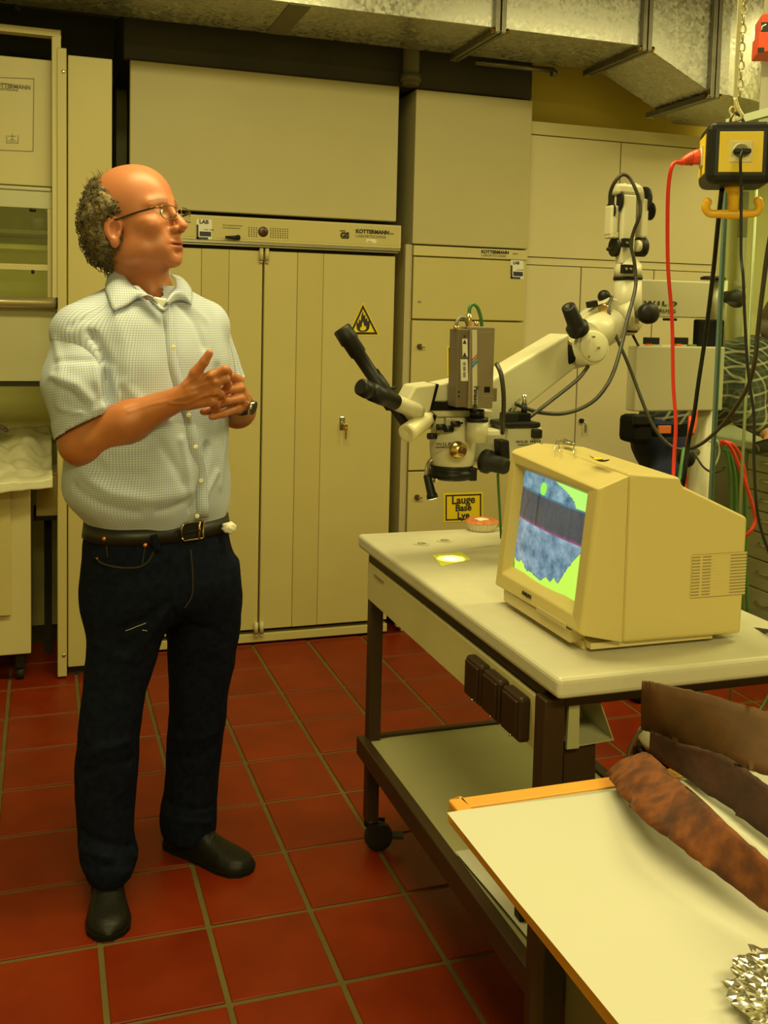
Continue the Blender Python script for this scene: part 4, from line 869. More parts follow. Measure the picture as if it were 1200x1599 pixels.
obj('body_lens_housing',MB().lathe(a(712,701,2.18),(V(.40,-.9,-.1)),[(0,px(b1,20)),(.018,px(b1,18)),(.022,px(b1,17)),(.030,px(b1,15))],n=28),mat('amber_housing',(.62,.45,.10),.2,var=.1,coat=.5),MS)
kc=a(720,703,2.12); obj('zoom_knob',MB().lathe(kc+V(-.006,.016,0),V(.40,-.9,-.1),[(0,px(kc,14)),(.008,px(kc,14)),(.012,px(kc,12)),(.020,px(kc,11)),(.021,px(kc,8)),(.017,.001)],n=28),BRASS,MS)
obj('knob_centre',MB().cyl(kc+V(-.002,.004,0),kc+V(.004,-.010,-.001),px(kc,5),n=16),mat('maroon_plastic',(.10,.03,.02),.4),MS)
f0=a(755,719,2.19); fd=V(.55,-.82,-.12)
obj('focus_knob',MB().lathe(f0,fd,[(0,px(f0,17)),(.004,px(f0,19)),(.016,px(f0,19)),(.020,px(f0,17)),(.024,px(f0,14)),(.060,px(f0,13)),(.066,px(f0,11)),(.067,px(f0,7)),(.062,.001)],n=30),RUBBER,MS)
obj('side_clamp',MB().obox(a(784,701,2.17),V(px(f0,8),0,.0),V(0,.02,0),V(-.002,0,px(f0,15)),r=.004),BLACK,MS)
obj('filter_stage',fbox(680,644,762,673,2.17,.10,r=.004).add([],[]),CREAMW,MS)
obj('filter_slider',fbox(697,652,728,670,2.155,.03,r=.003),CREAMG,MS)
for (x,y) in ((668,662),(673,652),(689,667),(701,670),(675,681)):
    q=a(x,y,2.15); obj('slider_knob',MB().cyl(q-V(px(q,7),0,0),q+V(px(q,7),0,0),px(q,5),n=14).cyl(q+V(px(q,6),0,0),q+V(px(q,14),.03,0),px(q,2.5),n=8),BLACK,MS)
q=a(712,662,2.13); obj('slider_knob',MB().cyl(q-V(px(q,7),0,0),q+V(px(q,6),0,0),px(q,5),n=14).cyl(q+V(px(q,5),0,0),q+V(px(q,14),.01,.001),px(q,1.8),n=8),BLACK,MS)
cp0=a(745,690,2.13)
obj('camera_port',MB().cyl(cp0,cp0+V(0,0,px(cp0,33)),px(cp0,17),n=30),CREAMW,MS)
cp1=a(745,658,2.13); obj('port_ring',MB().cyl(cp1,cp1+V(0,0,px(cp1,6)),px(cp1,18),n=30).cyl(cp1+V(0,0,px(cp1,6)),cp1+V(0,0,px(cp1,19)),px(cp1,11.5),n=26),BLACK,MS)
obj('head_plate',MB().prism([a(672,640,2.16),a(684,651,2.16),a(742,652,2.16),a(770,652,2.16),a(770,641,2.16)],(0,.09,0)),CREAMW,MS,bevel=.003)
obj('black_wedge',MB().prism([a(673,641,2.155),a(683,627,2.155),a(740,630,2.155),a(742,641,2.155)],(0,.09,0)),BLACKM,MS,bevel=.002)
obj('head_front_block',MB().prism([a(638,623,2.15),a(649,603,2.15),a(683,599,2.15),a(673,640,2.15),a(664,652,2.15),a(655,668,2.15),a(640,650,2.15)],(0,.08,0)),CREAMW,MS,bevel=.005)
obj('head_rear_block',MB().prism([a(685,600,2.165),a(722,592,2.165),a(735,600,2.165),a(735,626,2.165),a(678,628,2.165)],(0,.07,0)),CREAMW,MS,bevel=.004)
obj('head_gap',MB().prism([a(683,600,2.16),a(686,600,2.16),a(676,640,2.16),a(672,640,2.16)],(0,.075,0)),BLACKM,MS)
def eye(nm,p,q,segs,m=BLACK):
    d=q-p; L=d.length; prof=[(L*t,px(p,r)) for t,r in segs]; return obj(nm,MB().lathe(p,d,prof,n=28),m,MS)
ea,eb=a(563,604,2.05),a(650,642,2.14)
eye('front_eyepiece',ea,eb,[(0,11),(.01,13.5),(.10,14.5),(.14,14.2),(.15,11.5),(.19,11.5),(.20,15),(.42,14.5),(.44,13),(.62,13)])
eye('eyepiece_tube',ea,eb,[(.60,12.6),(.62,13),(1.0,13.6),(1.06,12)],CREAMW)
pa,pb2=a(662,658,2.15),a(635,677,2.11)
eye('tube_pod',pa,pb2,[(-.3,12),(0,13.5),(.85,15),(1.0,14.5),(1.02,12),(.9,.1)],mat('pod_enamel',(.70,.66,.42),.3,var=.02))
la,lb=a(533,512,2.24),a(634,664,2.20)
eye('long_eyepiece',la,lb,[(0,12),(.01,14.5),(.13,15.5),(.15,13.6),(.26,13.5),(.28,11),(.50,10.5),(.52,13.5),(.60,14),(.80,13),(.82,8),(1.0,7)])
obj('eyepiece_bracket',MB().prism([a(583,574,2.22),a(591,576,2.22),a(611,607,2.22),a(606,613,2.22),a(590,600,2.22)],(0,.03,0)).cyl(a(612,607,2.21),a(618,604,2.21),.004,n=8),BLACK,MS,bevel=.001)
# goose-neck lamp
obj('lamp_neck',MB().tube([a(682,713,2.2),a(671,722,2.2),a(667,735,2.19),a(667,746,2.18)],px(b0,3.6),n=12,spl=6),mat('steel_gooseneck',(.32,.30,.2),.3,metal=.7),MS)
ln0,ln1=a(667,741,2.18),a(676,778,2.17)
lm=obj('lamp_tube',MB().lathe(ln0,ln1-ln0,[(0,px(b0,5)),(.004,px(b0,6)),(.045,px(b0,7)),(.048,px(b0,8.5)),((ln1-ln0).length,px(b0,8.8)),((ln1-ln0).length+.0005,px(b0,7))],n=22),BLACK,MS)
dl=(ln1-ln0).normalized(); obj('lamp_lens',MB().lathe(ln1-dl*.001,dl,[(0,px(b0,7.2)),(.003,px(b0,6)),(.004,.0005)],n=20),mat('lamp_lens',(.9,.8,.4),.3,emit=(1,.85,.4),es=1.2),lm)
obj('lamp_bracket',MB().tube([a(692,746,2.18),a(684,748,2.18),a(677,752,2.18)],.004,n=8),CHROME,MS)
# video camera, two housings
vc=obj('video_camera',fbox(733,510,772,638,2.10,.06,r=.003),PEWTER,MS)
obj('camera_side_housing',fbox(714,514,732,636,2.105,.050,r=.002),PEWTERD,vc)
VY=2.0985
def st(x0,y0,x1,y1,Y,m,nm,par,sl=-.03): return obj(nm,MB().prism([a(x0,y0,Y),a(x1,y0,Y),a(x1+.7,y1,Y),a(x0+.7,y1,Y)],(0,-.0008,0)),m,par)
sw=st(737.5,515,745,632,VY,mat('silver_strip',(.55,.52,.40),.4),'name_strip',vc)
for k,(c,off) in enumerate((((.55,.02,.03),0),((.02,.12,.08),4.5),((.02,.22,.50),9),((.02,.22,.50),11.5))):
    obj('colour_stripe',MB().prism([a(737.8,561+off,VY-.001),a(746,552+off,VY-.001),a(746,554.6+off,VY-.001),a(737.8,563.6+off,VY-.001)],(0,-.0004,0)),mat('stripe_%s'%('red','green','blue','blue')[k],c,.5,var=0),sw)
text('strip_lettering','Panasonic',.0145,a(741,603,VY-.001),(0,0,-1),(1,0,0),INK,sw,bold=.0005,sx=.98)
obj('camera_button',fbox(757.5,604,766,613,2.097,.01,r=.0015),BLACKM,vc)
mb=MB()
for xx in range(749,768,4): mb.prism([a(xx,518,VY),a(xx+2.4,518,VY),a(xx+2.4,518.8,VY),a(xx,518.8,VY)],(0,-.0005,0))
for xx in range(755,771,4): mb.prism([a(xx,618,VY),a(xx+2.4,618,VY),a(xx+2.4,618.8,VY),a(xx,618.8,VY)],(0,-.0005,0))
obj('camera_marking',mb,mat('pale_marking',(.4,.36,.25),.5),vc)
sl_=st(722,529,730,557,2.1045,LABEL,'warning_label',vc); obj('label_marks',MB().prism([a(723,537,2.1035),a(729,537,2.1035),a(726,530,2.1035)],(0,-.0004,0)).prism([a(723,557,2.1035),a(729,557,2.1035),a(726,550,2.1035)],(0,-.0004,0)),INK,sl_)
bl_=st(719.5,561,730.5,595,2.1045,LABEL,'barcode_label',vc)
mb=MB()
for k in range(14):
    if k in (3,8): continue
    mb.prism([a(723.5,566+k*1.7,2.1035),a(727.5,566+k*1.7,2.1035),a(727.5,567+k*1.7,2.1035),a(723.5,567+k*1.7,2.1035)],(0,-.0003,0))
obj('barcode',mb,INK,bl_)
mb=MB()
for (x,y) in ((726,525),(731,622),(717,612),(717,619)): q=a(x,y,2.1045); mb.cyl(q+V(0,.001,0),q-V(0,.001,0),px(q,1.5),n=8)
obj('housing_screw',mb,BLACK,vc)
obj('camera_connector',MB().cyl(a(733,511,2.13),a(733,490,2.13),px(b0,3.8),n=14).cyl(a(744,510,2.14),a(744,502,2.14),px(b0,3.5),n=12).cyl(a(713,514,2.12),a(713,509,2.12),px(b0,4.5),n=12),BRASS,vc)
obj('camera_lead',MB().tube([a(733,492,2.13),a(734,481,2.13),a(739,475,2.13),a(746,480,2.13),(a(751,495,2.14)),a(753,512,2.155)],.0042,n=10,spl=6),GREENC,vc)
obj('camera_lead',MB().tube([a(713,512,2.12),a(714,503,2.12),a(719,496,2.125),a(726,497,2.13),a(731,508,2.135)],.0042,n=10,spl=6),mat('grey_lead',(.16,.15,.11),.4),vc)
obj('camera_side_plug',fbox(770,606,777,627,2.12,.03,r=.002),PEWTER,vc)
# lamp power block
pw=obj('lamp_power_block',fbox(793,668,846,716,2.20,.09,r=.003),CREAMW,MS)
text('block_lettering','WILD M650',.0085,a(806,692,2.198),(1,0,0),(0,0,1),INK,pw,bold=0,sx=1.35,spacing=1.2)
text('block_lettering','HEERBRUGG SWITZERLAND',.0048,a(809,696,2.198),(1,0,0),(0,0,1),INKL,pw)
obj('block_top',fbox(788,660,845,668,2.19,.10,r=.003),BLACK,pw); obj('block_handle',fbox(788,645,811,661,2.20,.03,r=.003),BLACK,pw)
obj('block_socket',fbox(811,645,830,661,2.21,.05,r=.003),BLACKM,pw)
obj('block_knob',fbox(834,671,848,685,2.185,.03,r=.003),BLACK,pw)
obj('block_connector',MB().cyl(a(819,645,2.22),a(819,632,2.22),px(b0,5),n=16).cyl(a(819,632,2.22),a(819,616,2.22),px(b0,3.6),n=14),BLACK,pw)
obj('connector_sleeve',MB().cyl(a(819,632,2.22),a(819,616,2.22),px(b0,3.9),n=14),CHROME,pw)
obj('block_side_lead',MB().tube([a(776,568,2.10),a(783,585,2.08),a(787,620,2.08),a(786,660,2.10),a(785,676,2.14)],px(b0,3.5),n=10,spl=6),GREYC,MS)
obj('tail_lead',MB().tube([a(778,740,2.24),a(779,765,2.25),a(781,800,2.27),a(783,840,2.3)],.0035,n=8,spl=5),GREENC,MS)
obj('arm_lead',MB().tube([a(794,642,2.3),a(804,626,2.32),a(812,614,2.34)],.0055,n=8).tube([a(800,644,2.28),a(810,628,2.30),a(815,614,2.34)],.003,n=8),mat('olive_lead',(.13,.13,.05),.4),MS)
# loose cables over the stand
cab('light_cable',[(953,318,2.50),(954,300,2.48),(961,284,2.46),(972,273,2.45),(983,277,2.45),(993,295,2.44),(1000,318,2.44),(999,338,2.44),(990,362,2.46),(986,382,2.47),(990,402,2.47),(993,425,2.47),(993,448,2.46),(987,475,2.44),(980,500,2.42),(974,528,2.40),(967,555,2.38),(959,580,2.36),(948,602,2.34),(930,624,2.33),(905,639,2.32),(878,646,2.31),(850,645,2.30),(828,640,2.28),(805,630,2.28)],.0052,GREYC,'black cable arching over the top of the stand and looping down to the microscope',cat='cable')
cab('light_cable',[(956,463,2.50),(951,480,2.48),(955,505,2.46),(967,535,2.44),(978,560,2.43),(990,590,2.42),(1003,625,2.40),(1017,658,2.38),(1034,684,2.36),(1055,700,2.34),(1080,700,2.30),(1103,688,2.2),(1130,662,2.0),(1152,632,1.9),(1170,600,1.8),(1180,560,1.7),(1185,510,1.65),(1192,450,1.6),(1200,390,1.55),(1212,330,1.5)],.0048,GREYC,'long dark cable sagging in front of the control box up to the right edge',cat='cable')
cab('light_cable',[(919,572,2.36),(905,590,2.34),(885,607,2.32),(863,624,2.30),(845,638,2.28),(828,651,2.27)],.0050,GREYC,'short black cable from the round joint down to the microscope',cat='cable')
cab('dark_cable',[(1081,700,2.6),(1090,716,2.58),(1100,730,2.56),(1112,737,2.55),(1126,735,2.53),(1134,727,2.52)],.0035,GREYC,'thin dark cable around the stand column below the box',cat='cable')
cab('green_cable',[(1068,700,2.3),(1064,730,2.25),(1060,760,2.2),(1056,800,2.2)],.0045,GREENC,'green cable dropping behind the monitor beside the red cable',cat='cable')
cab('red_strap',[(1072,740,2.7),(1070,760,2.7),(1066,790,2.65)],.006,REDP,'dark red strap hanging behind the monitor',cat='strap')
# the spot of light under the microscope
sl2=bpy.data.lights.new('microscope_light','SPOT'); sl2.energy=16; sl2.spot_size=math.radians(17); sl2.spot_blend=.5; sl2.color=(1,.9,.6); sl2.shadow_soft_size=.012
so_=bpy.data.objects.new('microscope_light',sl2); COL.objects.link(so_); so_.location=a(704,752,2.2)-V(0,0,.004)
so_.rotation_euler=(nt-so_.location).to_track_quat('-Z','Y').to_euler()
# ================================================================ smooth implicit modelling (for bodies and clothes)
def A3(*v): return np.array(v,float)
def sm_min(a,b,k):
    h=np.maximum(k-np.abs(a-b),0)/k; return np.minimum(a,b)-h*h*k*.25
def sm_max(a,b,k): return -sm_min(-a,-b,k)
def seg(P,a,b,ra,rb):
    a=np.array(a,float); b=np.array(b,float); d=b-a; t=np.clip(((P-a)@d)/(d@d),0,1)
    return np.linalg.norm(P-a-t[:,None]*d,axis=1)-(ra+(rb-ra)*t)
def ell(P,c,r,R=None):
    q=P-np.array(c,float)
    if R is not None: q=q@R
    r=np.array(r,float); k0=np.linalg.norm(q/r,axis=1); k1=np.linalg.norm(q/(r*r),axis=1)+1e-9
    return k0*(k0-1)/k1
def loft(P,rows,ang=0.,n=2.3,top=None,bot=None):
    # rows: (z, cx, cy, a, b)
    R=np.array(sorted(rows)); z=P[:,2]; zz=np.linspace(R[0,0],R[-1,0],120)
    def sm(c):
        v=np.interp(zz,R[:,0],R[:,c]); k=np.ones(9)/9; return np.convolve(np.pad(v,4,mode='edge'),k,'valid')
    cx,cy,a,b=[np.interp(z,zz,sm(i)) for i in (1,2,3,4)]
    x=P[:,0]-cx; y=P[:,1]-cy; c,s=math.cos(ang),math.sin(ang); u=x*c+y*s; v=-x*s+y*c
    k=(np.abs(u/a)**n+np.abs(v/b)**n)**(1/n)
    d=(k-1)*np.minimum(a,b)
    return np.maximum(d,np.maximum(z-(R[-1,0] if top is None else top),(R[0,0] if bot is None else bot)-z))
def polygonise(fn,lo,hi,h):
    lo=np.array(lo,float); hi=np.array(hi,float); n=np.ceil((hi-lo)/h/8).astype(int)*8
    # coarse pass
    B=n//8; bi=np.stack(np.meshgrid(*[np.arange(k) for k in B],indexing='ij'),-1).reshape(-1,3)
    ctr=lo+(bi+.5)*8*h; dc=fn(ctr); near=np.abs(dc)<8*h*1.9
    vals=np.where(dc<0,-1.,1.).reshape(B); F3=np.repeat(np.repeat(np.repeat(vals,8,0),8,1),8,2)
    F3=np.pad(F3,((0,1),)*3,mode='edge')
    loc=np.stack(np.meshgrid(*[np.arange(9)]*3,indexing='ij'),-1).reshape(-1,3)
    nb=bi[near]
    for s in range(0,len(nb),400):
        q=nb[s:s+400]; idx=(q[:,None,:]*8+loc[None]).reshape(-1,3); v=fn(lo+idx*h); F3[idx[:,0],idx[:,1],idx[:,2]]=v
    S_=F3<0; nx,ny,nz=[k-1 for k in F3.shape]
    cnt=np.zeros((nx,ny,nz),np.int8)
    for i in (0,1):
        for j in (0,1):
            for k in (0,1): cnt+=S_[i:nx+i,j:ny+j,k:nz+k]
    act=(cnt>0)&(cnt<8); ids=-np.ones(act.shape,int); ai=np.argwhere(act); ids[act]=np.arange(len(ai))
    acc=np.zeros((len(ai),3)); w=np.zeros(len(ai))
    cr=[(i,j,k) for i in (0,1) for j in (0,1) for k in (0,1)]
    for p in cr:
        for ax in range(3):
            if p[ax]: continue
            q=list(p); q[ax]=1
            va=F3[ai[:,0]+p[0],ai[:,1]+p[1],ai[:,2]+p[2]]; vb=F3[ai[:,0]+q[0],ai[:,1]+q[1],ai[:,2]+q[2]]
            m=(va<0)!=(vb<0); t=np.where(m,va/(va-vb+1e-12),0); pt=np.array(p,float)[None]+np.zeros((len(ai),3)); pt[:,ax]+=t
            acc+=pt*m[:,None]; w+=m
    V_=lo+(ai+acc/w[:,None])*h
    fs=[]
    for ax in range(3):
        o1,o2=[(1,2),(2,0),(0,1)][ax]
        sl0=[slice(None)]*3; sl1=[slice(None)]*3; sl0[ax]=slice(0,-1); sl1[ax]=slice(1,None)
        a=S_[tuple(sl0)]; b=S_[tuple(sl1)]; e=np.argwhere(a!=b)
        ok=(e[:,o1]>0)&(e[:,o2]>0)&(e[:,o1]<F3.shape[o1]-1)&(e[:,o2]<F3.shape[o2]-1); e=e[ok]
        flip=b[e[:,0],e[:,1],e[:,2]]
        def g(d1,d2):
            q=e.copy(); q[:,o1]-=d1; q[:,o2]-=d2; return ids[q[:,0],q[:,1],q[:,2]]
        quad=np.stack([g(1,1),g(0,1),g(0,0),g(1,0)],1); quad[flip]=quad[flip][:,::-1]; fs.append(quad)
    return V_,np.concatenate(fs)
def relax(V_,Fc,it,lam=.5,fix=None):
    E=np.concatenate([Fc[:,[0,1]],Fc[:,[1,2]],Fc[:,[2,3]],Fc[:,[3,0]]]); deg=np.bincount(E.ravel(),minlength=len(V_))[:,None]
    for _ in range(it):
        acc=np.zeros_like(V_); np.add.at(acc,E[:,0],V_[E[:,1]]); np.add.at(acc,E[:,1],V_[E[:,0]])
        d=(acc/deg-V_)*lam
        if fix is not None: d*=fix[:,None]
        V_=V_+d
    return V_
def vnorm(V_,Fc):
    n=np.cross(V_[Fc[:,2]]-V_[Fc[:,0]],V_[Fc[:,3]]-V_[Fc[:,1]]); N_=np.zeros_like(V_)
    for k in range(4): np.add.at(N_,Fc[:,k],n)
    return N_/(np.linalg.norm(N_,axis=1,keepdims=True)+1e-12)
def npobj(name,V_,Fc,m,parent,col=None,uv=None):
    base=np.array(wloc(parent)) if parent else np.array([V_[:,0].mean(),V_[:,1].mean(),V_[:,2].min()])
    me=bpy.data.meshes.new(name); me.vertices.add(len(V_)); me.vertices.foreach_set('co',(V_-base).ravel())
    me.loops.add(len(Fc)*4); me.loops.foreach_set('vertex_index',Fc.ravel().astype(np.int32))
    me.polygons.add(len(Fc)); me.polygons.foreach_set('loop_start',np.arange(0,len(Fc)*4,4,dtype=np.int32)); 
    me.update(calc_edges=True); me.validate(); me.polygons.foreach_set('use_smooth',[True]*len(me.polygons)); me.materials.append(m)
    if col is not None:
        ca=me.color_attributes.new('Col','FLOAT_COLOR','POINT'); ca.data.foreach_set('color',np.concatenate([col,np.ones((len(col),1))],1).ravel())
    if uv is not None:
        u=me.attributes.new('cloth','FLOAT_VECTOR','POINT'); u.data.foreach_set('vector',np.concatenate([uv,np.zeros((len(uv),1))],1).ravel())
    o=bpy.data.objects.new(name,me); COL.objects.link(o); o.parent=parent
    if parent is None: o.location=base
    return o
def nz(P,s,seed=0):     # smooth vector noise sampled in python, returns array
    return np.array([noise.noise(Vector((p[0]*s+seed,p[1]*s,p[2]*s))) for p in P])
def an(v): return np.array(v)
def W3(x,y,Y): return np.array(at(x,y,Y))
# ================================================================ the man
MAN=thing('person',(.27,2.50,0),'balding man in light checked short-sleeved shirt and dark jeans standing with hands clasped','person')
PHI=math.radians(22)                       # torso faces 22 degrees to the picture's right of the lens direction
LT=np.array([math.cos(PHI),math.sin(PHI),0]); FW=np.array([math.sin(PHI),-math.cos(PHI),0])
VIEW=math.radians(28)
def rowW(y,xl,xr,Yc,b,ang=VIEW):      # one body section from its width and depth
    c=at((xl+xr)/2,y,Yc); r=at(xr,y,Yc); l=at(xl,y,Yc); w=(r-l).length/2*math.cos(math.radians(8))
    a=math.sqrt(max(w*w-(b*math.sin(ang))**2,1e-4))/math.cos(ang)
    return (c.z,c.x,c.y,a,b)
# --- shirt
TR=[rowW(438,190,272,2.52,.060),rowW(452,176,292,2.52,.072),rowW(466,150,315,2.515,.088),rowW(485,122,338,2.51,.105),rowW(512,108,350,2.505,.118),
    rowW(560,108,360,2.50,.128),rowW(610,110,362,2.50,.134),rowW(670,112,360,2.50,.142),rowW(720,106,358,2.50,.150),rowW(752,102,361,2.50,.153),
    rowW(776,106,361,2.50,.150),rowW(790,118,360,2.50,.142),rowW(800,130,358,2.50,.132),rowW(808,140,355,2.50,.122),rowW(818,146,350,2.50,.116)]
SR=W3(120,522,2.43); ER=W3(130,689,2.40); SL=W3(330,512,2.59); EL=W3(371,640,2.62)
hemR=W3(132,664,2.40); sleeveR_end=W3(136,698,2.40); hemL=W3(356,592,2.61); sleeveL_end=W3(363,632,2.61)
def slR(P):
    d=seg(P,W3(124,526,2.44),W3(121,600,2.41),.060,.073); return sm_min(d,seg(P,W3(121,600,2.41),sleeveR_end,.073,.066),.03)
def slL(P): return seg(P,W3(326,512,2.58),sleeveL_end,.050,.052)
def shirt_fn(P):
    d=loft(P,TR,ang=PHI,n=2.25)
    d=sm_min(d,seg(P,W3(188,476,2.52),W3(125,512,2.45),.034,.046),.05)
    d=sm_min(d,seg(P,W3(262,472,2.55),W3(322,500,2.58),.032,.044),.05)
    d=sm_min(d,seg(P,W3(122,522,2.43),W3(128,560,2.43),.050,.045),.05)
    d=sm_min(d,seg(P,W3(326,512,2.58),W3(330,540,2.58),.042,.036),.04)
    return d
V_,Fc=polygonise(shirt_fn,(-.12,2.22,.86),(.62,2.80,1.53),.0055)
nT=len(V_); V_=relax(V_,Fc,6)
S1,G1=polygonise(slR,(-.12,2.22,1.02),(.30,2.62,1.50),.0050); S1=relax(S1,G1,4)
S2,G2=polygonise(slL,(.28,2.40,1.10),(.62,2.78,1.50),.0050); S2=relax(S2,G2,4)
nS1=len(S1); Fc=np.concatenate([Fc,G1+nT,G2+nT+nS1]); V_=np.concatenate([V_,S1,S2]); part=np.concatenate([np.zeros(nT,int),np.ones(nS1,int),np.full(len(S2),2)])
N_=vnorm(V_,Fc)
def ridge(V_,pts,w,amp):
    pts=[np.array(p) for p in pts]; best=np.full(len(V_),9.)
    for a,b in zip(pts[:-1],pts[1:]):
        d=b-a; t=np.clip(((V_-a)@d)/(d@d),0,1); best=np.minimum(best,np.linalg.norm(V_-a-t[:,None]*d,axis=1))
    return amp*np.exp(-(best/w)**2)
def s_at(x,y): return W3(x,y,2.36)
disp=np.zeros(len(V_))
# broad cloth undulation, folds drawn as ridges and valleys on the front surface
front=(N_@FW>-.2)
def R_(pts,w,amp,Y=2.36):
    global disp
    # march each point along the view ray onto the shirt surface: nearest vertex in picture space facing the lens
    out=[]
    for x,y in pts:
        o=np.array([0,0,EYE]); d=W3(x,y,2.0)-o; d/=np.linalg.norm(d); t=(V_-o)@d; q=np.linalg.norm(V_-o-t[:,None]*d,axis=1)
        c=np.where(q<.012)[0]
        if len(c)==0: c=np.array([q.argmin()])
        out.append(V_[c[t[c].argmin()]])
    disp+=ridge(V_,out,w,amp)
for pts,w,amp in [
  ([(150,520),(163,570),(170,625)],.010,-.012),([(164,560),(176,620),(172,650)],.008,.006),([(140,540),(156,590),(166,632)],.010,.007),
  ([(82,560),(120,556),(160,562)],.008,-.005),([(75,585),(110,600),(150,628)],.012,.008),([(74,600),(110,622),(140,645)],.008,-.006),
  ([(92,640),(120,650),(165,640)],.009,.006),([(80,530),(90,580),(84,640)],.010,.005),
  ([(120,745),(170,775),(240,782),(300,772)],.016,.010),([(115,720),(170,742),(230,746)],.014,-.006),([(108,760),(150,792),(220,806)],.010,-.006),
  ([(250,690),(282,735),(300,778)],.012,-.006),([(330,700),(322,750),(306,800)],.010,-.010),([(345,740),(330,770),(318,800)],.008,.008),
  ([(350,640),(356,700),(352,760)],.012,.006),([(150,700),(190,712),(240,700)],.012,.005),([(190,640),(225,680),(260,700)],.014,-.004),
  ([(285,470),(310,500),(325,540)],.010,-.006),([(300,470),(330,500),(345,560)],.012,.006),([(180,480),(200,530),(205,590)],.016,.004),
  ([(105,505),(140,488),(170,470)],.008,-.004),([(270,500),(275,560),(285,600)],.012,-.003),([(130,690),(165,720),(180,760)],.012,.005),
  ([(296,786),(270,800),(250,806)],.008,-.005),([(200,600),(240,640),(270,660)],.012,.004),([(290,690),(300,730),(304,770)],.008,.006)]:
    R_(pts,w,amp)
disp+=nz(V_,13,3)*.0035+nz(V_*np.array([1,1,.4]),26,8)*.0016
tc_=(V_-hemR)@(np.array(rt)*.44-np.array(up)*.90); disp+=np.where((tc_>-.030)&(part==1),.0022,0)
V_=V_+N_*disp[:,None]; V_=relax(V_,Fc,1,.3)
# open the sleeve ends with clean hems, and the neck
hemN=np.array(rt)*.44-np.array(up)*.90; hemN/=np.linalg.norm(hemN); axL=(sleeveL_end-W3(326,512,2.58)); axL/=np.linalg.norm(axL)
km=np.ones(len(V_),bool)
for pk,hp_,n_ in ((1,hemR,hemN),(2,hemL,axL)):
    zone=(part==pk); t=(V_-hp_)@n_; sn=zone&(np.abs(t)<.0045); V_[sn]-=n_[None]*t[sn][:,None]; km&=~(zone&(((V_-hp_)@n_)>.0006))
nc=W3(231,437,2.52); km&=~((V_[:,2]>nc[2]-.012)&(np.linalg.norm(V_[:,:2]-nc[:2],axis=1)<.09))
ap=W3(257,480,2.39); dl=(V_-ap)@LT; km&=~((part==0)&((V_-ap)@FW>-.115)&(V_[:,2]>ap[2]+np.where(dl<0,.80,1.9)*np.abs(dl))&(dl>-.13)&(dl<.085))
Fc=Fc[km[Fc].all(1)]
used=np.zeros(len(V_),bool); used[Fc.ravel()]=True; mp=np.cumsum(used)-1; V_=V_[used]; Fc=mp[Fc]; part=part[used]
# cloth coordinates in metres: girth and height on the body, along the arm on the sleeves
cen=np.array([.27,2.50]); lx=(V_[:,:2]-cen)@LT[:2]; fy=(V_[:,:2]-cen)@FW[:2]
girth=np.arctan2(lx,fy)*.165; uv=np.stack([girth,V_[:,2]*1.0+.0*lx],1)
for (S0,E_) in ((SR,sleeveR_end),):
    ax=(E_-S0)/np.linalg.norm(E_-S0); t=(V_-S0)@ax; rad=V_-S0-t[:,None]*ax; r=np.linalg.norm(rad,axis=1)
    onS=(part==1)
    e1=np.cross(ax,[0,1,0]); e1/=np.linalg.norm(e1); e2=np.cross(ax,e1); uvs=np.stack([np.arctan2(rad@e1,rad@e2)*.08,t],1); uv=np.where(onS[:,None],uvs,uv)
def cloth_mat(name,base,line,pitch,width,rough=.85):
    m=bpy.data.materials.new(name); m.use_nodes=True; N=m.node_tree.nodes; L=m.node_tree.links; b=N['Principled BSDF']; b.inputs['Roughness'].default_value=rough
    b.inputs['Specular IOR Level'].default_value=.2; b.inputs['Sheen Weight'].default_value=.15
    a=N.new('ShaderNodeAttribute'); a.attribute_name='cloth'; sp=N.new('ShaderNodeSeparateXYZ'); L.new(a.outputs['Vector'],sp.inputs[0])
    outs=[]
    for k in (0,1):
        mu=N.new('ShaderNodeMath'); mu.operation='DIVIDE'; mu.inputs[1].default_value=pitch; L.new(sp.outputs[k],mu.inputs[0])
        fr=N.new('ShaderNodeMath'); fr.operation='FRACT'; L.new(mu.outputs[0],fr.inputs[0])
        lt=N.new('ShaderNodeMath'); lt.operation='LESS_THAN'; lt.inputs[1].default_value=width; L.new(fr.outputs[0],lt.inputs[0]); outs.append(lt)
    ad=N.new('ShaderNodeMath'); ad.operation='ADD'; L.new(outs[0].outputs[0],ad.inputs[0]); L.new(outs[1].outputs[0],ad.inputs[1])
    r=N.new('ShaderNodeValToRGB'); e=r.color_ramp.elements; e[0].position=0; e[0].color=(*base,1); e[1].position=1; e[1].color=(*line[1],1); q=e.new(.5); q.color=(*line[0],1)
    dv=N.new('ShaderNodeMath'); dv.operation='MULTIPLY'; dv.inputs[1].default_value=.5; L.new(ad.outputs[0],dv.inputs[0]); L.new(dv.outputs[0],r.inputs[0]); L.new(r.outputs[0],b.inputs['Base Color'])
    MATS[name]=m; return m
SHIRT=cloth_mat('checked_shirt_cotton',(.53,.58,.68),((.38,.43,.58),(.24,.29,.46)),.0056,.30)
SHIRTIN=mat('shirt_inside_blue',(.28,.33,.55),.8,var=.05)
sh=npobj('shirt',V_,Fc,SHIRT,MAN,uv=uv); so=sh.modifiers.new('solid','SOLIDIFY'); so.thickness=.0022; so.offset=-1
def surf(x,y,off=.002,VV=None):   # point on the shirt surface that stands at pixel x,y (front side)
    VV=V_ if VV is None else VV
    o=np.array([0,0,EYE]); d=W3(x,y,2.0)-o; d/=np.linalg.norm(d); t=(VV-o)@d; q=np.linalg.norm(VV-o-t[:,None]*d,axis=1)
    c=np.where(q<.007)[0]
    if len(c)==0: c=np.array([q.argmin()])
    i=c[t[c].argmin()]; return Vector(o+d*(t[i]-off))
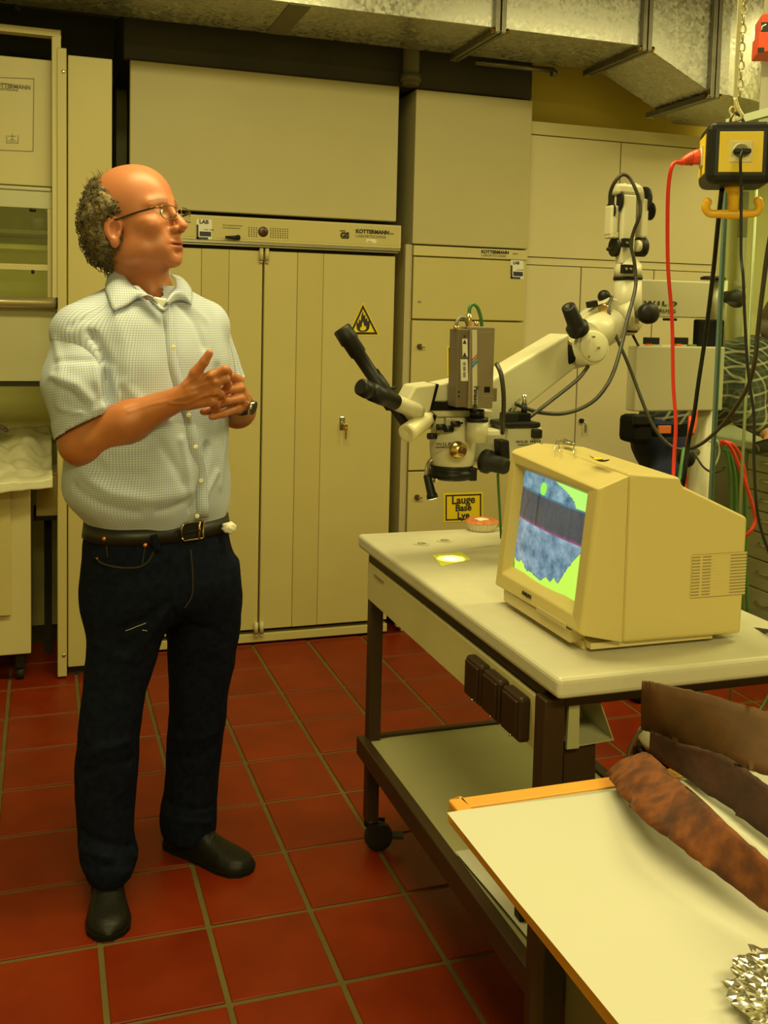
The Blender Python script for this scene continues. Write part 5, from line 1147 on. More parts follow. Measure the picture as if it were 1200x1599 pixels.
def strip(pl,wv,th,name,m,parent,off=.0015,uvp=None):
    pts=spline([surf(x,y,off) for x,y in pl],5); mb=MB(); n=len(pts)
    for k,p in enumerate(pts):
        pass
    vs=[]
    for k,p in enumerate(pts):
        t=(pts[min(k+1,n-1)]-pts[max(k-1,0)]).normalized(); o=(V(0,0,EYE)-p).normalized(); s=t.cross(o).normalized()
        vs+=[p-s*wv,p+s*wv]
    mb.add(vs,[(2*k,2*k+1,2*k+3,2*k+2) for k in range(n-1)],True); ob=obj(name,mb,m,parent); sm_=ob.modifiers.new('solid','SOLIDIFY'); sm_.thickness=th; sm_.offset=1
    at_=ob.data.attributes.new('cloth','FLOAT_VECTOR','POINT'); at_.data.foreach_set('vector',np.array([[ (v.co.x*1.07),v.co.z,0] for v in ob.data.vertices]).ravel()); return ob
strip([(256,474),(263,510),(268,560),(280,605),(293,650),(305,700),(314,750),(317,795),(318,808)],.0135,.0012,'button_placket',SHIRT,sh,off=.003)
for x,y in ((271,543),(295,649),(306,698),(314,751),(308,806)):
    p=surf(x,y,.006); o=(V(0,0,EYE)-p).normalized(); obj('shirt_button',MB().lathe(p,o,[(0,.0055),(.0015,.0056),(.002,.0035),(.0015,.0005)],n=14),mat('shell_button',(.70,.68,.50),.25),sh)
# collar: two flaps and a band
def flap(outer,inner,name,Yo,off=0):
    a=spline([Vector(p) for p in outer],6); b=spline([Vector(p) for p in inner],6); n=len(a)
    def fn(u,v):
        i=u*(n-1); k=min(int(i),n-2); f=i-k; p=a[k].lerp(a[k+1],f); i2=u*(len(b)-1); k2=min(int(i2),len(b)-2); q=b[k2].lerp(b[k2+1],i2-k2); return p.lerp(q,v)+V(0,0,.010*math.sin(PI*v))+V(*(FW*.006*math.sin(PI*v)))
    ob=obj(name,MB().grid(fn,36,8),SHIRT,sh); s=ob.modifiers.new('solid','SOLIDIFY'); s.thickness=.0025
    ob.data.attributes.new('cloth','FLOAT_VECTOR','POINT').data.foreach_set('vector',np.array([[v.co.x*1.07,v.co.z,0] for v in ob.data.vertices]).ravel()); return ob
# flap edges: outer = lower edge, inner = fold line around the neck
def wp(x,y,Y): return W3(x,y,Y)
flap([wp(167,434,2.57),surf(164,450,.010),surf(170,468,.009),surf(177,485,.007),surf(178,485,.007),surf(198,477,.008),surf(212,468,.009),wp(222,462,2.392)],
     [wp(184,412,2.58),wp(186,420,2.53),wp(196,432,2.475),wp(206,444,2.45),wp(221,456,2.415),wp(247,474,2.385)],'collar_flap',0)
flap([wp(300,452,2.57),surf(301,461,.010),surf(299,475,.007),surf(298,475,.007),surf(287,470,.008),surf(275,470,.009),wp(262,477,2.388)],
     [wp(266,428,2.58),wp(272,434,2.53),wp(275,444,2.475),wp(272,452,2.44),wp(264,462,2.41),wp(255,478,2.390)],'collar_flap',0)
bc=W3(226,432,2.525)
def band(u,v):
    a=PI*(-.10+1.20*u); r=.061; z=bc[2]-.028+.050*v; x=math.cos(a)*r; y=math.sin(a)*r*.98
    c=bc+LT*x*1.0-FW*y; c[2]=z-.055*max(0,-math.sin(a))**1.5*1.1; return Vector(c)
for pl_ in ([wp(212,446,2.430),wp(224,457,2.412),wp(238,468,2.398),wp(255,484,2.385)],[wp(276,448,2.47),wp(270,458,2.44),wp(264,470,2.405),wp(257,484,2.388)]):
    pp_=spline([Vector(p_) for p_ in pl_],5); vs=[]
    for k,p_ in enumerate(pp_): vs+=[p_+V(*(LT*-.007)),p_+V(*(FW*.003)),p_+V(*(LT*.007))]
    ne=obj('collar_stand',MB().add(vs,[(3*k+j,3*k+j+1,3*k+j+4,3*k+j+3) for k in range(len(pp_)-1) for j in (0,1)],True),SHIRT,sh); ne.modifiers.new('solid','SOLIDIFY').thickness=.0025
    ne.data.attributes.new('cloth','FLOAT_VECTOR','POINT').data.foreach_set('vector',np.array([[v.co.x*1.07,v.co.z,0] for v in ne.data.vertices]).ravel())
cb_=obj('collar_band',MB().grid(band,48,4),SHIRT,sh); cb_.modifiers.new('solid','SOLIDIFY').thickness=.002
cb_.data.attributes.new('cloth','FLOAT_VECTOR','POINT').data.foreach_set('vector',np.array([[v.co.x*1.07,v.co.z,0] for v in cb_.data.vertices]).ravel())
uw=W3(252,470,2.41)
obj('undershirt',MB().prism([at(240,463,2.405),at(262,467,2.405),at(258,486,2.405),at(252,486,2.405)],(0,.02,0)),mat('white_undershirt',(.80,.78,.70),.9),MAN,bevel=.004)
# --- jeans
HP=[rowW(790,142,354,2.50,.108),rowW(812,139,354,2.50,.120),rowW(850,134,361,2.50,.130),rowW(900,132,371,2.505,.138),rowW(935,132,374,2.505,.132),rowW(955,133,375,2.505,.124)]
def rowL(y,xl,xr,Y,b): 
    c=at((xl+xr)/2,y,Y); w=(at(xr,y,Y)-at(xl,y,Y)).length/2*.985; return (c.z,c.x,c.y,w,b)
RL=[rowL(880,150,250,2.50,.10),rowL(940,134,262,2.49,.112),rowL(985,134,262,2.48,.108),rowL(1030,133,246,2.47,.098),rowL(1080,128,229,2.46,.090),rowL(1130,122,222,2.455,.085),rowL(1190,117,217,2.455,.083),rowL(1250,116,214,2.46,.080),rowL(1290,119,209,2.46,.078),rowL(1315,122,211,2.455,.082),rowL(1335,124,221,2.45,.092),rowL(1350,129,217,2.45,.088),rowL(1363,138,203,2.45,.08)]
LL=[rowL(880,262,362,2.55,.10),rowL(940,252,375,2.56,.110),rowL(985,262,374,2.57,.104),rowL(1030,263,367,2.58,.096),rowL(1080,265,356,2.59,.090),rowL(1130,265,351,2.60,.085),rowL(1190,261,343,2.61,.080),rowL(1240,256,339,2.61,.078),rowL(1265,250,338,2.61,.082),rowL(1288,251,338,2.61,.084),rowL(1304,256,330,2.61,.078)]
def jeans_fn(P):
    d=sm_max(loft(P,HP,ang=PHI,n=2.25,bot=-1),HP[-1][0]-.015-P[:,2],.09)
    l=sm_min(loft(P,RL,ang=math.radians(-8),n=2.1),loft(P,LL,ang=math.radians(10),n=2.1),.012)
    return sm_min(d,l,.045)
JV,JF=polygonise(jeans_fn,(.0,2.28,.0),(.60,2.78,1.02),.0062)
JV=relax(JV,JF,6); JN=vnorm(JV,JF); disp=np.zeros(len(JV))
def RJ(pts,w,amp):
    global disp
    out=[]
    for x,y in pts:
        o=np.array([0,0,EYE]); d=W3(x,y,2.0)-o; d/=np.linalg.norm(d); t=(JV-o)@d; q=np.linalg.norm(JV-o-t[:,None]*d,axis=1)
        c=np.where(q<.012)[0]
        if len(c)==0: c=np.array([q.argmin()])
        out.append(JV[c[t[c].argmin()]])
    disp+=ridge(JV,out,w,amp)
for pts,w,amp in [([(265,950),(230,975),(190,985)],.012,-.006),([(265,960),(235,1000),(205,1030)],.012,.006),([(270,960),(300,985),(330,990)],.012,-.005),([(140,1000),(170,1030),(215,1040)],.014,.005),
   ([(120,1180),(160,1172),(205,1158)],.012,.007),([(125,1210),(165,1200),(210,1190)],.012,-.006),([(265,1150),(300,1160),(345,1140)],.012,.006),([(262,1185),(300,1190),(340,1170)],.012,-.005),
   ([(122,1305),(165,1322),(212,1318)],.008,-.009),([(122,1325),(165,1345),(218,1332)],.009,.008),([(124,1350),(165,1360),(210,1352)],.006,-.004),([(254,1250),(290,1270),(336,1262)],.008,-.008),([(252,1272),(290,1290),(334,1284)],.008,.007),
   ([(300,850),(305,900),(296,945)],.006,.003),([(150,890),(200,903),(232,898)],.006,-.003),([(130,1085),(135,1120),(130,1160)],.012,.005),([(355,1020),(352,1080),(345,1130)],.012,.005)]: RJ(pts,w,amp)
disp+=nz(JV,12,5)*.004+nz(JV,30,9)*.0012
JV=JV+JN*disp[:,None]
top=W3(250,792,2.5)[2]
DENIM=mat('dark_indigo_denim',(.0065,.009,.021),.92,var=.3,vs=60,bump=.12,bs=700,spec=.08)
SEAM=mat('denim_seam',(.028,.022,.012),.9,var=.2)
je=npobj('jeans',JV,JF,DENIM,MAN)
def jsurf(x,y,off=.002): return surf(x,y,off,JV)
def jstrip(pl,w,name,m,parent,off=.002,th=.001):
    pts=spline([jsurf(x,y,off) for x,y in pl],5); n=len(pts); vs=[]
    for k,p in enumerate(pts):
        t=(pts[min(k+1,n-1)]-pts[max(k-1,0)]).normalized(); s=t.cross((V(0,0,EYE)-p).normalized()).normalized(); vs+=[p-s*w,p+s*w]
    ob=obj(name,MB().add(vs,[(2*k,2*k+1,2*k+3,2*k+2) for k in range(n-1)],True),m,parent); s=ob.modifiers.new('solid','SOLIDIFY'); s.thickness=th; s.offset=1; return ob
jstrip([(149,870),(160,880),(185,886),(215,886),(230,878),(240,862),(244,850)],.0022,'pocket_seam',SEAM,je)
jstrip([(166,848),(168,870)],.0015,'pocket_seam',SEAM,je); jstrip([(227,852),(222,884)],.0015,'pocket_seam',SEAM,je); jstrip([(160,843),(230,850)],.0012,'pocket_seam',SEAM,je)
jstrip([(298,858),(301,895),(300,930),(288,950)],.0016,'fly_seam',SEAM,je)
jstrip([(240,835),(246,860)],.008,'belt_loop',DENIM,je,off=.016,th=.002) 
for x,y,r in ((163,841,.0052),(227,851,.0052),(245,845,.0038),(152,872,.0028)):
    p=jsurf(x,y,.004); obj('rivet',MB().lathe(p,(V(0,0,EYE)-p).normalized(),[(0,r),(.002,r),(.0035,r*.7),(.0038,.0003)],n=14),mat('copper_rivet',(.75,.25,.10),.3,metal=.8,var=.1),je)
jstrip([(196,985),(205,982),(212,979),(228,973)],.0010,'paint_smear',mat('pale_smear',(.30,.30,.26),.8),je); jstrip([(222,984),(230,985)],.0009,'paint_smear',mat('pale_smear',(.3,.3,.26)),je)
# handkerchief corner in the left pocket
hc=W3(358,824,2.44)
def hkf(u,v):
    a=2*PI*u; b=PI*v; d=V(math.cos(a)*math.sin(b),math.sin(a)*math.sin(b),math.cos(b)); r=1+.3*noise.noise(d*2.4+V(4,1,1))
    return Vector(hc)+V(d.x*.017*r,d.y*.012*r,d.z*.014*r)
obj('handkerchief',MB().grid(hkf,24,14),mat('white_cotton',(.80,.78,.66),.9),MAN)
# --- belt
zb0=W3(250,817,2.5)[2]
Rr=np.array(sorted(HP)); 
def beltp(t,z,off):
    cx,cy,a_,b_=[np.interp(z,Rr[:,0],Rr[:,k]) for k in (1,2,3,4)]; e=2/2.25
    u=np.sign(math.cos(t))*abs(math.cos(t))**e*(a_+off); v=np.sign(math.sin(t))*abs(math.sin(t))**e*(b_+off)
    c,s=math.cos(PHI),math.sin(PHI); return V(cx+u*c-v*s,cy+u*s+v*c,z)
def beltg(u,v):
    t=2*PI*u; k=[0,1,1,0][int(round(v*3))]; z=zb0-.002+(.0175 if v>.5 else -.0175); return beltp(t,z,.001+.005*k)
bt=obj('belt',MB().grid(beltg,96,3),mat('black_leather_belt',(.012,.011,.009),.45,var=.2,vs=30),MAN)
bp_=[jsurf(x,y,.012) for x,y in ((280,818),(318,812),(326,812),(326,842),(318,846),(280,850))]
q=[bp_[0],bp_[1],V(bp_[4]),bp_[5]]
bcx=sum(q,V(0,0,0))/4; bx_=(q[1]-q[0]).normalized(); by_=V(0,0,1); bn_=bx_.cross(by_).normalized()
if bn_.dot(V(*FW))<0: bn_=-bn_
BC=beltp(-PI/2+.02,zb0,.012); 
BC=jsurf(301,829,.014); hwx,hwz=.030,.0215
mb=MB(); loop=[BC+bx_*(hwx*cx_)+by_*(hwz*cz_) for cx_,cz_ in ((-1,-.55),(-1,.55),(-.8,.95),(.8,1),(1,1),(1,-1),(.8,-1),(-.8,-.95),(-1,-.55))]
mb.tube(loop,.0024,n=8); mb.tube([BC+bx_*hwx*.62+by_*hwz*1.1,BC+bx_*hwx*.62-by_*hwz*1.1],.0036,n=8)
obj('belt_buckle',mb,mat('antique_brass',(.45,.33,.16),.25,metal=1,var=.1),bt)
obj('buckle_prong',MB().tube([BC-bx_*hwx*1.0+bn_*.003,BC+bx_*hwx*.6+bn_*.003],.0016,n=6).obox(BC+bx_*.0-bn_*.003,bx_*hwx*.95,by_*hwz*.8,bn_*.002,r=.001),BLACK,bt)
# --- shoes
def shoe(heel,toe,name,lab=None):
    heel=V(heel); toe=V(toe); d=(toe-heel); L=d.length; d.normalize(); s=V(-d.y,d.x,0)
    def prof(t):   # half width, top height, sole
        w=np.interp(t,[0,.06,.2,.4,.6,.75,.88,.96,1],[.012,.030,.036,.035,.043,.049,.045,.030,.006])
        h=np.interp(t,[0,.05,.2,.32,.45,.6,.75,.9,.97,1],[.035,.075,.088,.092,.078,.058,.046,.038,.030,.014])
        return w,h
    def up__(u,v):
        w,h=prof(u); a=PI*v; x=-math.cos(a); z=math.sin(a)**.75; bulge=1+.0*u
        p=heel+d*(L*u)+s*(w*np.sign(x)*abs(x)**.8); return V(p.x,p.y,.010+max(0,(h-.010))*z)
    ob=obj(name,MB().grid(up__,44,22),mat('dark_olive_leather',(.006,.0055,.003),.5,var=.3,vs=25,spec=.3,bump=.1,bs=90),MAN)
    out=[]
    for sg in (1,-1):
        us=np.linspace(0,1,26); us=us if sg>0 else us[::-1]
        for u in us:
            w_,h_=prof(u); w_=max(w_,.006)+.003; p=heel+d*(L*(u*1.014-.007))+s*(w_*sg); out.append(V(p.x,p.y,0))
    obj('sole',MB().prism(out,(0,0,.012)),BLACKM,ob)
    mb=MB()
    for k in range(4):
        t=.40+.055*k; w,h=prof(t); p=heel+d*(L*t)
        mb.tube([p+s*.016+V(0,0,h-.001-.002),p+V(0,0,h+.003),p-s*.016+V(0,0,h-.003)],.0018,n=6)
    obj('lace',mb,mat('olive_lace',(.05,.045,.02),.6),ob)
    return ob
shoe((.150,2.545,0),(.137,2.262,0),'shoe'); shoe((.310,2.655,0),(.497,2.445,0),'shoe')
# --- head
HC=W3(215,348,2.50)      # between the ears
th=math.radians(49); HF=np.array([math.sin(th),-math.cos(th),0]); HL=np.array([math.cos(th),math.sin(th),0]); HU=np.array([0,0,1.])
tl=math.radians(12); HF2=HF*math.cos(tl)+HU*math.sin(tl); HU2=HU*math.cos(tl)-HF*math.sin(tl)
HM=np.stack([HL,HF2,HU2])       # rows: left, forward, up
def toH(P): return (P-HC)@HM.T
def fromH(q): return np.array(q)@HM+HC
K_=1.05
def head_fn_local(q):
    q=q/K_
    s=q.copy(); s[:,0]=np.abs(s[:,0])
    d=ell(q,(0,-.016,.042),(.0755,.097,.092))
    d=sm_min(d,ell(q,(0,.026,.038),(.062,.064,.076)),.03)
    d=sm_min(d,ell(q,(0,.032,-.030),(.058,.056,.075)),.03)
    d=sm_min(d,ell(q,(0,.040,-.078),(.046,.046,.038)),.028)
    d=sm_min(d,ell(s,(.050,.008,-.070),(.016,.034,.026)),.035)
    d=sm_min(d,ell(q,(0,.079,-.104),(.020,.014,.014)),.022)
    d=sm_min(d,seg(s,(.010,.086,.024),(.044,.073,.022),.0075,.007),.022)
    d=sm_min(d,ell(s,(.043,.064,-.024),(.018,.018,.015)),.028)
    d=sm_min(d,ell(q,(0,.074,-.068),(.030,.022,.026)),.025)
    # eye sockets
    d=sm_max(d,-ell(s,(.030,.101,.004),(.0175,.019,.0125)),.012)
    d=sm_min(d,ell(s,(.0305,.0725,.0015),(.0132,.0120,.0100)),.004)
    d=sm_min(d,seg(s,(.020,.0830,.0080),(.042,.0765,.0065),.0022,.0020),.004)
    d=sm_max(d,-seg(s,(.020,.108,-.046),(.031,.097,-.072),.0035,.003),.012)
    # nose
    n_=seg(q,(0,.090,.012),(0,.112,-.022),.0078,.0100); n_=sm_min(n_,ell(q,(0,.1155,-.033),(.0115,.0125,.0105)),.008)
    n_=sm_min(n_,ell(s,(.0125,.103,-.038),(.0072,.0105,.0078)),.006)
    d=sm_min(d,n_,.011)
    d=sm_max(d,-ell(s,(.0060,.110,-.0465),(.0034,.0062,.0042)),.003)
    # mouth
    d=sm_min(d,ell(q,(0,.0925,-.0655),(.022,.0075,.0052)),.006); d=sm_min(d,ell(q,(0,.0905,-.0765),(.0195,.0085,.0060)),.006)
    d=sm_max(d,-ell(q,(0,.100,-.0710),(.0235,.016,.0016)),.003)
    d=sm_max(d,-ell(q,(0,.098,-.0885),(.015,.008,.004)),.008)
    # ears
    ca,sa=math.cos(.25),math.sin(.25); cb,sb=math.cos(.50),math.sin(.50)
    E=s-np.array([.0775,-.012,-.024]); ex=E[:,0]*cb-E[:,1]*-sb*-1; 
    ex=E[:,0]*cb+E[:,1]*sb; ey=-E[:,0]*sb+E[:,1]*cb; ez=E[:,2]; ey2=ey*ca+ez*sa*-1; ez2=ey*sa+ez*ca
    e=np.stack([ex,ey2,ez2],1)
    ear=ell(e,(.002,-.002,.007),(.0085,.0205,.0285)); ear=sm_min(ear,ell(e,(.001,.005,-.024),(.0065,.0105,.0130)),.010)
    ear=sm_max(ear,-ell(e,(.0110,.0030,.004),(.0095,.0130,.0190)),.003); ear=sm_min(ear,seg(e,(.0035,-.008,.004),(.0035,-.003,-.014),.0028,.0025),.004)
    ear=sm_min(ear,ell(e,(.003,.012,-.006),(.004,.004,.006)),.004)
    d=sm_min(d,ear,.006)
    return d*K_
NB=W3(228,448,2.535)
def head_fn(P):
    d=head_fn_local(toH(P))
    n1=fromH((0,-.030,-.075)); nd=seg(P,n1,NB,.054,.058); nd=sm_min(nd,seg(P,fromH((0,.012,-.100)),NB+FW*.030,.030,.030),.03); nd=sm_min(nd,seg(P,NB+FW*.012,W3(250,486,2.475),.042,.040),.03)
    nd=sm_min(nd,seg(P,fromH((.045,-.045,-.06)),NB+FW*.045-LT*.01,.012,.014),.02)
    nd=sm_min(nd,seg(P,fromH((-.045,-.045,-.06)),NB+FW*.045,.012,.014),.02)
    return sm_min(d,nd,.030)
lo=HC+np.array([-.16,-.16,-.30]); hi=HC+np.array([.16,.16,.15])
HV,HFc=polygonise(head_fn,lo,hi,.0021); HV=relax(HV,HFc,2,.4)
q=toH(HV)/K_; sx=np.abs(q[:,0])
skin=np.array([.47,.172,.082]); col=np.tile(skin,(len(HV),1))
def blend(mask,c): 
    global col
    col=col*(1-mask[:,None])+np.array(c)*mask[:,None]
g=lambda c,r: np.exp(-(((np.stack([sx,q[:,1],q[:,2]],1)-np.array(c))/np.array(r))**2).sum(1))
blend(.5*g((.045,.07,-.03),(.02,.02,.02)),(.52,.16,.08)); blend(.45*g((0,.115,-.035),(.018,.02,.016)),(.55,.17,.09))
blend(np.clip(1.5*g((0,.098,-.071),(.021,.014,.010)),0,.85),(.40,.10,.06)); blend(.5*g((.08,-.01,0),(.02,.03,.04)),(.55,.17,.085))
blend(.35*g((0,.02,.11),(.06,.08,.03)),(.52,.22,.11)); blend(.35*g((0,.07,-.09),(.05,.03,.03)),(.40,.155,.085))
# brows and stubble at the temples
br=np.exp(-((q[:,2]-(.026+.004*np.cos((sx-.03)*60)))/.0045)**2)*(sx>.012)*(sx<.050)*(q[:,1]>.05); blend(np.clip(br*.8,0,.7),(.15,.055,.02))
blend(np.clip(nz(HV,55,2)*.15,0,.08),(.35,.14,.07))
# eyes painted as they are: white, iris, lid line
ey=((sx-.0290)/.0085)**2+((q[:,2]-.0005)/.0042)**2; eyem=(ey<1)&(q[:,1]>.07); blend(eyem*.9,(.36,.29,.20))
ir=(((q[:,0]-.033)/.005)**2+((q[:,2]-.0005)/.005)**2<1)|(((q[:,0]+.028)/.005)**2+((q[:,2]-.0005)/.005)**2<1); blend((ir&eyem)*.95,(.06,.04,.03))
blend(((ey>1)&(ey<1.5)&(q[:,1]>.07)&(q[:,2]>-.001))*.6,(.18,.08,.04))
headpart=(HV,HFc,col)
# --- arms and hands
def chain(P,pts,rs,k=.004):
    d=None
    for a,b,r0,r1 in zip(pts[:-1],pts[1:],rs[:-1],rs[1:]):
        e=seg(P,a,b,r0,r1); d=e if d is None else sm_min(d,e,k)
    return d
WR=W3(281,622,2.315)
def w(x,y,Y): return W3(x,y,Y)
RH=dict(
 thumb=([w(296,606,2.300),w(305,583,2.285),w(319,565,2.275),w(327,552,2.270)],[.017,.0135,.0110,.0090]),
 index=([w(300,604,2.295),w(331,586,2.272),w(352,577,2.262),w(357,581,2.285),w(353,590,2.305)],[.014,.0115,.0098,.0088,.0075]),
 middle=([w(300,612,2.295),w(338,597,2.270),w(353,592,2.268),w(356,601,2.290),w(350,608,2.306)],[.014,.0115,.0098,.0088,.0075]),
 ring=([w(298,622,2.298),w(334,611,2.274),w(345,615,2.277),w(347,623,2.297),w(341,628,2.310)],[.014,.0112,.0094,.0085,.0072]),
 little=([w(294,632,2.300),w(329,627,2.282),w(339,631,2.288),w(339,638,2.304),w(333,642,2.316)],[.0135,.0105,.0086,.0078,.0066]))
def rhand(P):
    d=seg(P,WR,w(300,612,2.300),.0235,.026)
    d=sm_min(d,seg(P,w(296,603,2.300),w(330,592,2.285),.018,.0145),.012); d=sm_min(d,seg(P,w(296,613,2.302),w(334,606,2.287),.019,.0150),.012)
    d=sm_min(d,seg(P,w(296,624,2.305),w(330,622,2.292),.018,.0140),.012)
    for n_,(p,r) in RH.items(): d=sm_min(d,chain(P,p,r),.0055)
    for x,y in ((331,586),(338,597),(338,611),(334,627)): d=sm_min(d,seg(P,w(x-1,y,2.265 if y<615 else 2.274),w(x+1,y,2.265 if y<615 else 2.274),.006,.006),.012)
    return d
WL=W3(378,632,2.405)
LH=dict(
 index=([w(370,612,2.368),w(373,594,2.345),w(360,587,2.312),w(344,596,2.312)],[.015,.0122,.0105,.0092]),
 middle=([w(373,618,2.364),w(375,606,2.336),w(356,608,2.308),w(336,616,2.312)],[.015,.0122,.0105,.0092]),
 ring=([w(374,628,2.362),w(375,622,2.334),w(354,626,2.306),w(334,634,2.310)],[.015,.0120,.0103,.0090]),
 little=([w(372,638,2.364),w(370,638,2.340),w(349,646,2.314),w(331,651,2.308)],[.0140,.0112,.0094,.0080]),
 thumb=([w(362,622,2.376),w(346,626,2.350),w(330,640,2.332),w(318,643,2.325)],[.018,.0160,.0115,.0088]))
def lhand(P):
    d=seg(P,WL,w(372,620,2.372),.0235,.024)
    d=sm_min(d,seg(P,w(371,606,2.365),w(369,632,2.362),.019,.018),.014)
    for n_,(p,r) in LH.items(): d=sm_min(d,chain(P,p,r),.005)
    return d
def armR(P):
    d=seg(P,SR+A3(.008,0,-.01),ER,.038,.048); d=sm_min(d,seg(P,ER+A3(-.004,0,-.004),ER*.55+WR*.45,.049,.047),.03); d=sm_min(d,seg(P,ER*.55+WR*.45,WR,.047,.0265),.025)
    return d
def armL(P):
    d=seg(P,SL+A3(-.01,0,-.01),EL,.034,.042); return sm_min(d,seg(P,EL,WL,.043,.025),.03)
def arms_fn(P): return np.minimum(sm_min(armR(P),rhand(P),.014),sm_min(armL(P),lhand(P),.012))
AV1,AF1=polygonise(lambda P: sm_min(armR(P),rhand(P),.014),(-.02,2.20,1.04),(.46,2.50,1.50),.0026)
AV2,AF2=polygonise(lambda P: sm_min(armL(P),lhand(P),.012),(.30,2.26,1.06),(.56,2.72,1.50),.0026)
AV1=relax(AV1,AF1,2,.4); AV2=relax(AV2,AF2,2,.4)
def armcol(Vx,hand):
    c=np.tile(np.array([.43,.148,.052]),(len(Vx),1)); n_=nz(Vx,40,1)[:,None]; c=c*(1+.10*n_)
    for p,r in hand.values():
        e=np.linalg.norm(Vx-p[-1],axis=1); m=np.clip(1-e/.016,0,1)[:,None]; c=c*(1-.5*m)+np.array([.56,.19,.095])*.5*m
        for j in p[1:-1]:
            e=np.linalg.norm(Vx-j,axis=1); m=np.clip(1-e/.013,0,1)[:,None]; c=c*(1-.3*m)+np.array([.46,.14,.06])*.3*m
    return c
# veins and tendons on the back of the right hand and forearm
AN=vnorm(AV1,AF1); dd_=np.zeros(len(AV1))
def onto(VV,x,y):
    o=np.array([0,0,EYE]); d=W3(x,y,2.0)-o; d/=np.linalg.norm(d); t=(VV-o)@d; q_=np.linalg.norm(VV-o-t[:,None]*d,axis=1); c=np.where(q_<.006)[0]
    if len(c)==0: c=np.array([q_.argmin()])
    return VV[c[t[c].argmin()]]
for pts,w_,am in (([(200,640),(235,628),(262,625),(285,622),(310,618)],.004,.0012),([(262,632),(290,634),(318,622),(340,618)],.0035,.0020),([(285,600),(305,594),(328,590)],.0035,.0016),([(300,604),(320,600),(334,597)],.003,.0014)):
    dd_+=ridge(AV1,[onto(AV1,x,y) for x,y in pts],w_,am)
dd_+=nz(AV1,35,4)*.0006
AV1=AV1+AN*dd_[:,None]
# hidden torso and legs so the body is whole
bodyrows=[(z,cx,cy,max(a_-.034,.03),max(b_-.034,.03)) for z,cx,cy,a_,b_ in TR]
def torso_fn(P):
    d=loft(P,bodyrows,ang=PHI)
    h=loft(P,[(z,cx,cy,a_-.035,b_-.035) for z,cx,cy,a_,b_ in HP[:4]],ang=PHI)
    l=np.minimum(loft(P,[(z,cx,cy,a_*.6,b_*.6) for z,cx,cy,a_,b_ in RL[1:]]+[(.03,.145,2.50,.035,.04)]),loft(P,[(z,cx,cy,a_*.6,b_*.6) for z,cx,cy,a_,b_ in LL[1:]]+[(.03,.34,2.62,.035,.04)]))
    d=sm_min(sm_min(d,h,.04),l,.03)
    d=sm_min(d,seg(P,SR,SR*.5+SL*.5,.030,.05),.03); d=sm_min(d,seg(P,SL,SR*.5+SL*.5,.030,.05),.03); return d
BV,BF=polygonise(torso_fn,(-.05,2.25,.0),(.60,2.80,1.54),.013); BV=relax(BV,BF,2)
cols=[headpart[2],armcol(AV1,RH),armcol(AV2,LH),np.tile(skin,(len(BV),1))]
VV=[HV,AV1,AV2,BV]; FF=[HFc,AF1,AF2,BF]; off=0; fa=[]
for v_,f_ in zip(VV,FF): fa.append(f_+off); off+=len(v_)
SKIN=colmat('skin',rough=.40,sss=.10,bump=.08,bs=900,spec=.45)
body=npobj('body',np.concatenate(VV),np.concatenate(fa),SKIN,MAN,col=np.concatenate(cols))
# nails
for (p,r),hand in ((RH['thumb'],0),):
    tip=Vector(p[-1]); d=(tip-Vector(p[-2])).normalized(); o=(V(0,0,EYE)-tip).normalized()
    nn=(o-d*o.dot(d)).normalized(); s=d.cross(nn)
    obj('thumb_nail',MB().grid(lambda u,v: tip+d*(-.006+.012*v)+s*(.0068*(u-.5)*2)+nn*(.0086-.0030*((u-.5)*2)**2),6,4),mat('nail',(.62,.30,.17),.25),body)
# --- hair: dense curly ring at back and sides, bald on top
def hair_fn(P):
    q_=toH(P)/K_
    d=ell(q_,(0,-.034,.026),(.090,.098,.094)); d=sm_min(d,ell(q_,(0,-.070,-.035),(.066,.052,.058)),.04)
    s_=q_.copy(); s_[:,0]=np.abs(s_[:,0])
    d=sm_min(d,ell(s_,(.068,-.050,-.010),(.028,.042,.060)),.03)
    # bald region: keep what lies behind and below a slanted line
    cut=(q_[:,1]+.016)*.80+(q_[:,2]-.066)*.60           # > 0 : front and top
    d=sm_max(d,cut,.012)
    side=(q_[:,1]-.006)-np.clip((q_[:,2]-.02),-.02,.05)*.35
    d=sm_max(d,side,.008)
    d=sm_max(d,-(ell(s_,(.088,-.004,-.022),(.026,.027,.038))),.006)
    d=sm_max(d,-(q_[:,2]+.100+ (q_[:,1]+.10)*.2),.01)
    return d*K_
hv,hf=polygonise(hair_fn,HC+np.array([-.17,-.17,-.15]),HC+np.array([.17,.17,.15]),.0032); hv=relax(hv,hf,3)
hn=vnorm(hv,hf); dsp=nz(hv,30,1)*.008+np.abs(nz(hv,58,5))*.010+nz(hv,110,7)*.002; hv2=hv+hn*dsp[:,None]
hc_=np.tile(np.array([.13,.10,.05]),(len(hv),1)); hc_*=(1+1.1*nz(hv,38,11)[:,None]+.5*nz(hv,90,2)[:,None]); hc_=np.clip(hc_,.012,1)
HAIR=colmat('curly_grey_brown_hair',rough=.65,spec=.3)
hair=npobj('hair',hv2,hf,HAIR,MAN,col=hc_)
mb=MB(); cc_=[]; r_=np.random.RandomState(3)
qn=toH(hv)/K_; cand=np.where((np.linalg.norm(hv-HC,axis=1)>.06))[0]
outw=((hn@HM.T)*(qn-np.array([0,-.03,0]))).sum(1)>0.02; cand=cand[outw[cand]]
